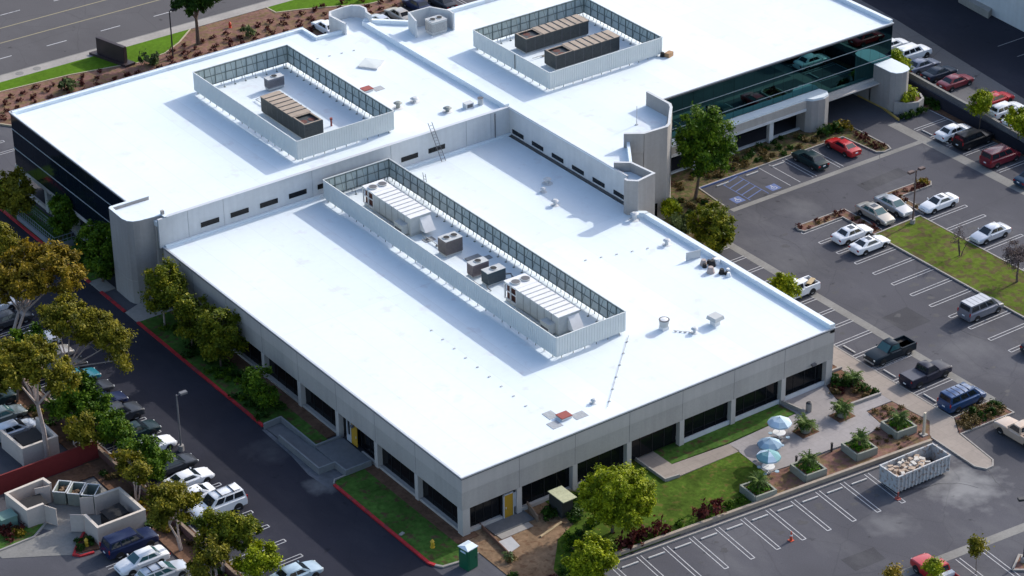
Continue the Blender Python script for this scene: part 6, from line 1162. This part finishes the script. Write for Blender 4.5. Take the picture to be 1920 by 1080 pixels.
tree('sapling', 'small staked sapling in the bottom right bays', 'tree', 31.9, -30.3, [(32.1, -29.8, 2.6, .55, .5), (32.0, -30.0, 2.2, .5, .4)], 'olive', 500, .11, .04, group=SG3, shell=.3); tree('sapling', 'yellow-green sapling hiding the red pickup', 'tree', 27.3, -30.0, [(27.3, -29.8, 2.3, .75, .8)], 'bright', 900, .11, .05, group=SG3, shell=.3); tree('sapling', 'yellowish sapling top cut by the bottom edge left of the red pickup', 'tree', 23.9, -28.4, [(24.1, -28.1, 1.9, .5, .5)], 'gold', 400, .11, .04, group=SG3, shell=.3)
# shrubs
def shrub_mesh(r, h, n, size, leaf, seed, clump=.22):
    rn = random.Random(seed); vs, fs = crown_mesh([(0, 0, h * .5, r, h * .5)], n, size, rn, clump, shell=.4); o = MB().add(vs, fs).build('shrub', LF[leaf], local=True, recalc=False); me = o.data; bpy.data.objects.remove(o); return me
def shrub(me, x, y, label, group, s=1.0, z=.1, name='shrub', cat='shrub', zs=1.0):
    o = bpy.data.objects.new(name, me); C.objects.link(o); o.location = (x, y, z); o.scale = (s, s, s * zs); o.rotation_euler = (0, 0, random.random() * 6.28); return tag(o, label, cat, group)
SM = [shrub_mesh(.5, .55, 150, .12, 'maroon', i) for i in range(3)]; SB = [shrub_mesh(.5, .45, 130, .11, 'brown', i + 9) for i in range(3)]; SGn = [shrub_mesh(.6, .6, 260, .12, 'green', i + 20) for i in range(3)]; SBr = [shrub_mesh(.6, .7, 320, .12, 'bright', i + 30) for i in range(2)]; SGo = [shrub_mesh(.5, .5, 170, .12, 'gold', i + 50) for i in range(2)]; SS = [shrub_mesh(.6, .7, 260, .14, 'sage', i + 40) for i in range(2)]; SD = [shrub_mesh(.7, .7, 300, .13, 'dark', i + 60) for i in range(2)]
rn = random.Random(4)
def bankfill(x0, x1, lab, grp):
    x = x0; k = 0
    while x < x1:
        for j, y in enumerate((98.4, 100.1, 101.8, 103.5, 105.2)):
            xx, yy = x + (j % 2) * .8 + rn.uniform(-.35, .35), y + rn.uniform(-.4, .4)
            if 21 < xx < 30 and yy > 103.6: continue
            if xx < 5.5 and yy < 100: continue
            if xx > 46.5 and yy < 99.9: continue
            shrub(SM[k % 3], xx, yy, lab, grp, rn.uniform(.65, 1.0), zs=1.1); k += 1
        x += 2.0
bankfill(2.5, 44, 'small dark red shrub planted in the mulch bank behind the west block', 'dark red shrubs on the mulch bank'); bankfill(44.5, 74, 'small dark red shrub on the mulch bank behind the curved screen walls', 'dark red shrubs on the far mulch bank')
for i, (x, y, s) in enumerate(((15.2, 102.6, 1.7), (26.3, 103.2, 1.9), (40.2, 103.4, 1.4))): shrub(SS[i % 2], x, y, ['grey-green spiky shrub on the bank at the far left', 'large grey-green shrub below the monument', 'grey-green shrub right of the street tree'][i], None, s, zs=1.3)
for i, (x, y) in enumerate(((10.0, -9.75), (11.2, -9.7), (12.6, -9.7), (14.0, -9.75), (18.7, -10.0), (20.1, -10.1))): shrub(SM[i % 3], x, y, 'maroon shrub in the row between the front lawn and the striped bays' if i < 4 else 'maroon shrub in the pair farther along the front lawn edge', 'maroon shrubs along the front lawn' if i < 4 else 'pair of maroon shrubs by the front lawn', 1.75, zs=1.25)
for i, (x, y) in enumerate(((8.6, -9.7), (16.2, -10.0), (21.6, -10.2), (22.8, -10.4))): shrub(SGn[i % 3], x, y, 'low green shrub filling a gap in the maroon row', 'low green shrubs of the front lawn edge', .9)
def mass(poly, n, leafs, label, s0, s1, seed, z=.1, cat='undergrowth'):
    r_ = random.Random(seed); xs = [p[0] for p in poly]; ys = [p[1] for p in poly]; mb = MB(); k = 0
    for _ in range(4000):
        if k >= n: break
        x, y = r_.uniform(min(xs), max(xs)), r_.uniform(min(ys), max(ys)); ins = False; j = len(poly) - 1
        for i in range(len(poly)):
            if (poly[i][1] > y) != (poly[j][1] > y) and x < (poly[j][0] - poly[i][0]) * (y - poly[i][1]) / (poly[j][1] - poly[i][1]) + poly[i][0]: ins = not ins
            j = i
        if not ins: continue
        sc = r_.uniform(s0, s1); vs, fs = crown_mesh([(x, y, z + .25 * sc, .5 * sc, .25 * sc)], 150, .13, r_, .22, shell=.4); mb.add(vs, fs, k % len(leafs)); k += 1
    return tag(mb.build('undergrowth', [LF[q] for q in leafs], recalc=False), label, cat, None, 'stuff')
# beds by the right-hand corner of the low wing
def scatter(poly, n, meshes, lab, grp, s0, s1, seed):
    r_ = random.Random(seed); xs = [p[0] for p in poly]; ys = [p[1] for p in poly]; k = 0; tries = 0; pts = []
    while k < n and tries < 4000:
        tries += 1; x, y = r_.uniform(min(xs), max(xs)), r_.uniform(min(ys), max(ys)); ins = False; j = len(poly) - 1
        for i in range(len(poly)):
            if (poly[i][1] > y) != (poly[j][1] > y) and x < (poly[j][0] - poly[i][0]) * (y - poly[i][1]) / (poly[j][1] - poly[i][1]) + poly[i][0]: ins = not ins
            j = i
        if not ins or any((x - a) ** 2 + (y - b) ** 2 < .3 for a, b in pts): continue
        pts.append((x, y)); shrub(meshes[k % len(meshes)], x, y, lab, grp, r_.uniform(s0, s1)); k += 1
scatter([(41.6, -3.6), (41.6, -1.6), (42.9, 1.1), (44.8, 1.1), (44.6, -3.9)], 14, SD + SM[:1] + SB[:1], 'dark tangled shrub in the bed at the right corner of the low wing', 'shrubs of the corner bed', .8, 1.3, 1)
scatter([(43.1, 8), (43.1, 2), (45, 2), (45, 8)], 10, SB, 'small brown shrub in the strip beside the right corner column', 'brown shrubs of the corner strip', .5, .8, 2)
scatter([(46.6, -13.4), (47.8, -11.8), (52.3, -11.6), (52.3, -13.8)], 22, SB + SD[:1], 'dry brown shrub in the kerbed bed between the minivan and the tan pickup', 'dry shrubs of the kerbed bed', .8, 1.2, 3)
scatter([(42, -6.3), (42.0, -8.2), (40, -8.9), (44.6, -10.6), (45.1, -6.3)], 14, SB, 'tan shrub in the bed around the farthest palm planter', 'tan shrubs by the farthest planter', .5, .8, 5)
scatter([(36.5, -9.3), (36.5, -12.3), (43, -12.6), (44.5, -10.9), (40, -9.1)], 12, SB, 'low tan shrub in the mulch between the far palm planters', 'tan shrubs between the planters', .4, .7, 6)
mass([(59, 39.4), (59, 42.8), (76.2, 42.8), (78.9, 39.4)], 60, ['brown', 'brown', 'dark'], 'straggly brown shrubs in the bed below the low canopy', .5, .95, 7)
mass([(46, 28), (52, 28.2), (57, 34), (57.6, 42), (55.2, 42), (55, 39), (51, 35), (46.5, 34)], 46, ['brown', 'dark', 'brown', 'maroon'], 'scruffy low shrubs in the brown bed around the tall green tree', .5, .9, 8)
scatter([(60.8, 24.7), (60.8, 25.5), (67.2, 25.5), (67.4, 20), (66.5, 20), (66.4, 24.7)], 17, SM + SB[:1], 'reddish shrub in the planted strip beside the two facing white cars', 'shrubs of the left island strip', .5, .8, 9)
scatter([(73.7, 25.5), (73.7, 20.2), (74.2, 20.2), (74.4, 24.5), (78.9, 24.5), (79, 25.4)], 14, SM + SB[:1], 'reddish shrub in the planted strip beside the lone white coupe', 'shrubs of the right island strip', .5, .8, 10)
shrub(SGo[0], 78.4, 25.0, 'golden plant at the tip of the right island strip', None, 1.3)
scatter([(80.0, 39.5), (79.8, 34.2), (81.3, 34.2), (81.4, 39.5)], 9, SM, 'reddish shrub in the small island beside the red coupe', 'shrubs by the red coupe', .6, .9, 11)
for i, (x, y) in enumerate(((79.2, 40.6), (80.3, 40.9), (78.0, 40.7), (81.0, 40.2))): shrub([SD[0], SGo[0], SD[1], SGo[1]][i], x, y, 'rounded bush at the foot of the round canopy pier', 'bushes at the canopy pier', 1.6)
for i, (x, y, z) in enumerate(((89.3, 39.7, 1.3), (90.3, 39.4, 1.3), (91.0, 40.2, 1.3), (90.9, 41.1, 1.3))): shrub(SBr[i % 2], x, y, 'yellow-green bush in the curved planter of the end pier', 'bushes of the curved planter', 1.35, z)
for i in range(7): shrub(SD[i % 2], 92.6 - .05 * i, 38.0 + i * 1.1, 'dark bush along the base of the grey retaining wall', 'dark bushes below the retaining wall', 1.2)
for i in range(5): shrub(SBr[i % 2], 91.6 + .1 * i, 42.2 + i * .9, 'pale green bush behind the curved planter', 'pale bushes behind the curved planter', 1.2)
for i in range(4): shrub(SD[i % 2], 88.0 + i * .9, 38.4 - i * .05, 'clipped dark bush in front of the curved planter', 'clipped bushes by the planter', 1.0)
mass([(-4.2, 46), (-4.2, 27), (-1.4, 27), (-1.4, 50)], 44, ['dark', 'green', 'dark'], 'dark low bushes under the trees along the west wall', .7, 1.2, 12)
mass([(-4.0, 67.5), (-4.0, 60.5), (-1.4, 60.5), (-1.4, 67.5)], 16, ['dark'], 'dark bushes between the railing and the stair tower', .9, 1.5, 13)
mass([(7.2, -1.0), (8.4, -4.4), (12.8, -3.4), (12.6, -.6)], 16, ['dark'], 'dark shrubs around the small shed', 1.0, 1.5, 14)
mass([(3.0, -8.9), (3.2, -12), (7.6, -10.6), (6.8, -6.2)], 14, ['dark', 'green'], 'dark ground shrubs beneath the low yellow-green tree', .8, 1.3, 15)
mass([(-20.8, 31), (-19.6, 31), (-19.6, 62), (-20.8, 62)], 26, ['brown', 'dark', 'brown', 'gold'], 'scrubby plants on the brown bank beyond the low wall', .8, 1.3, 16)
mass([(-21.2, 27.8), (-19.5, 27.8), (-19.5, -2), (-21.2, -2), (-21.2, 8)], 34, ['dark', 'brown', 'gold'], 'scrub along the yard side of the low brown wall', .8, 1.4, 17)
mass([(-18.9, 60), (-18.9, -2), (-18.4, -2), (-18.4, 60)], 30, ['gold', 'green'], 'low plants in the strip between the low wall and the car row', .5, .9, 18)
mass([(-.1, -5.5), (1.5, -5), (3.2, -5.6), (2.6, -12.5), (-.1, -12.5)], 12, ['brown', 'dark', 'maroon', 'sage'], 'mixed dry plants growing in the bare dirt at the bottom edge', .7, 1.4, 31)
mass([(7.4, -5.2), (9, -4.4), (12, -4.6), (8.2, -9.6), (4.4, -8.2)], 16, ['dark', 'green'], 'dark green plants below the big round front tree', .7, 1.3, 32)
scatter([(-32, 26.5), (-32, 23.2), (-30.2, 23.2), (-30.2, 24.8)], 9, SM + SGo[:1], 'rusty shrub left of the left enclosure', 'shrubs by the left enclosure', .8, 1.2, 19)
scatter([(-27.5, 19.4), (-27.6, 18.0), (-26.2, 17.9), (-26.2, 19.6)], 4, SD, 'dark plant inside the red kerb by the hydrant', 'plants by the hydrant', .5, .8, 20)
# palms
def palm(label, x, y, z, h, r, n=26, group=None, leaf='palm'):
    rn = random.Random(int(x * 7 + y * 3)); t = thing('palm', label, 'palm', (x, y, z), 0, group); part('trunk', MB().cyl(x, y, z, z + h, .16, 8, .11), BARK, t)
    vs = []; fs = []
    for k in range(n):
        a = k * 2.399 + rn.uniform(-.2, .2); up = rn.uniform(.05, 1.1); L = r * rn.uniform(.8, 1.15); prev = None; P = Vector((x, y, z + h))
        for j in range(6):
            f = j / 5; q = P + Vector((math.cos(a) * L * f, math.sin(a) * L * f, L * (up * f - 1.0 * f * f * (.55 + .4 * (1 - up))))); s = Vector((-math.sin(a), math.cos(a), 0)) * (.11 * (1 - f * .85) + .01)
            if prev: k0 = len(vs); vs += [prev[0] - prev[1], prev[0] + prev[1], q + s, q - s]; fs.append((k0, k0 + 1, k0 + 2, k0 + 3))
            if 0 < j < 5:      # leaflets
                for sg in (-1, 1):
                    k0 = len(vs); d = Vector((-math.sin(a), math.cos(a), 0)) * sg * .34 * r * (1 - abs(f - .45)); c = q + Vector((math.cos(a), math.sin(a), 0)) * .16 * r; vs += [q, q + (c - q) * .5 + d * .4, c + d - Vector((0, 0, .06)), q + d * .5]; fs.append((k0, k0 + 1, k0 + 2, k0 + 3))
            prev = (q, s)
    part('fronds', MB().add(vs, fs), LF[leaf], t, recalc=False); return t
BP = 'square planters with palms'
PLW = M('planter_concrete', (.24, .25, .21), rough=.85, var=.08, sc=3)
for i, (x, y) in enumerate(((24.8, -10.25), (30.6, -10.35), (36.6, -10.5), (42.0, -9.95))):
    wd = ['nearest the front lawn', 'second from the front lawn', 'third from the front lawn', 'farthest, beside the walk'][i]
    t = thing('planter', 'square pale planter, ' + wd, 'planter', (x, y, .09), a0, BP); MB().wall([(-1.1, -1.1), (1.1, -1.1), (1.1, 1.1), (-1.1, 1.1), (-1.1, -1.1)], .18, 0, .75).build('box', PLW, t, local=True); MB().box(-1.0, -1.0, 0, 1.0, 1.0, .55).build('soil', SOIL, t, local=True)
    rn2 = random.Random(i); vs, fs = crown_mesh([(0, 0, .66, .85, .12), (.45, .45, .64, .5, .12), (-.45, -.45, .64, .5, .12), (-.45, .45, .64, .5, .12), (.45, -.45, .64, .5, .12)], 700, .1, rn2, .25, shell=.1); o = MB().add(vs, fs).build('ground_cover', LF['cover'], local=True, recalc=False); o.location = (x, y, .09); tag(o, 'bright ground cover filling the square planter ' + wd, 'ground cover', None, 'stuff')
    palm('feathery palm in the square planter ' + wd, x, y, .6, 1.0, 1.0, 40, 'palms in the square planters')
for i, (x, y) in enumerate(((39.5, -5.0), (35.0, -5.0))):
    wd = ['right-hand round bowl on the plaza', 'left-hand round bowl on the plaza'][i]
    t = thing('planter_bowl', 'wide concrete ' + wd, 'planter', (x, y, .12)); part('bowl', MB().cyl(x, y, .12, .62, .45, 18, .62), PLW, t, smooth=True); part('ground_plate', MB().obox(x, y, .125, .14, 2.0, 1.6, 0), SOIL, t)
    palm('bushy light green palm in the ' + wd, x, y, .5, .5, 1.15, 46, 'palms in the round bowls')
palm('small palm standing in the dark corner bed', 44.0, -1.6, .1, .9, 1.1, 30)
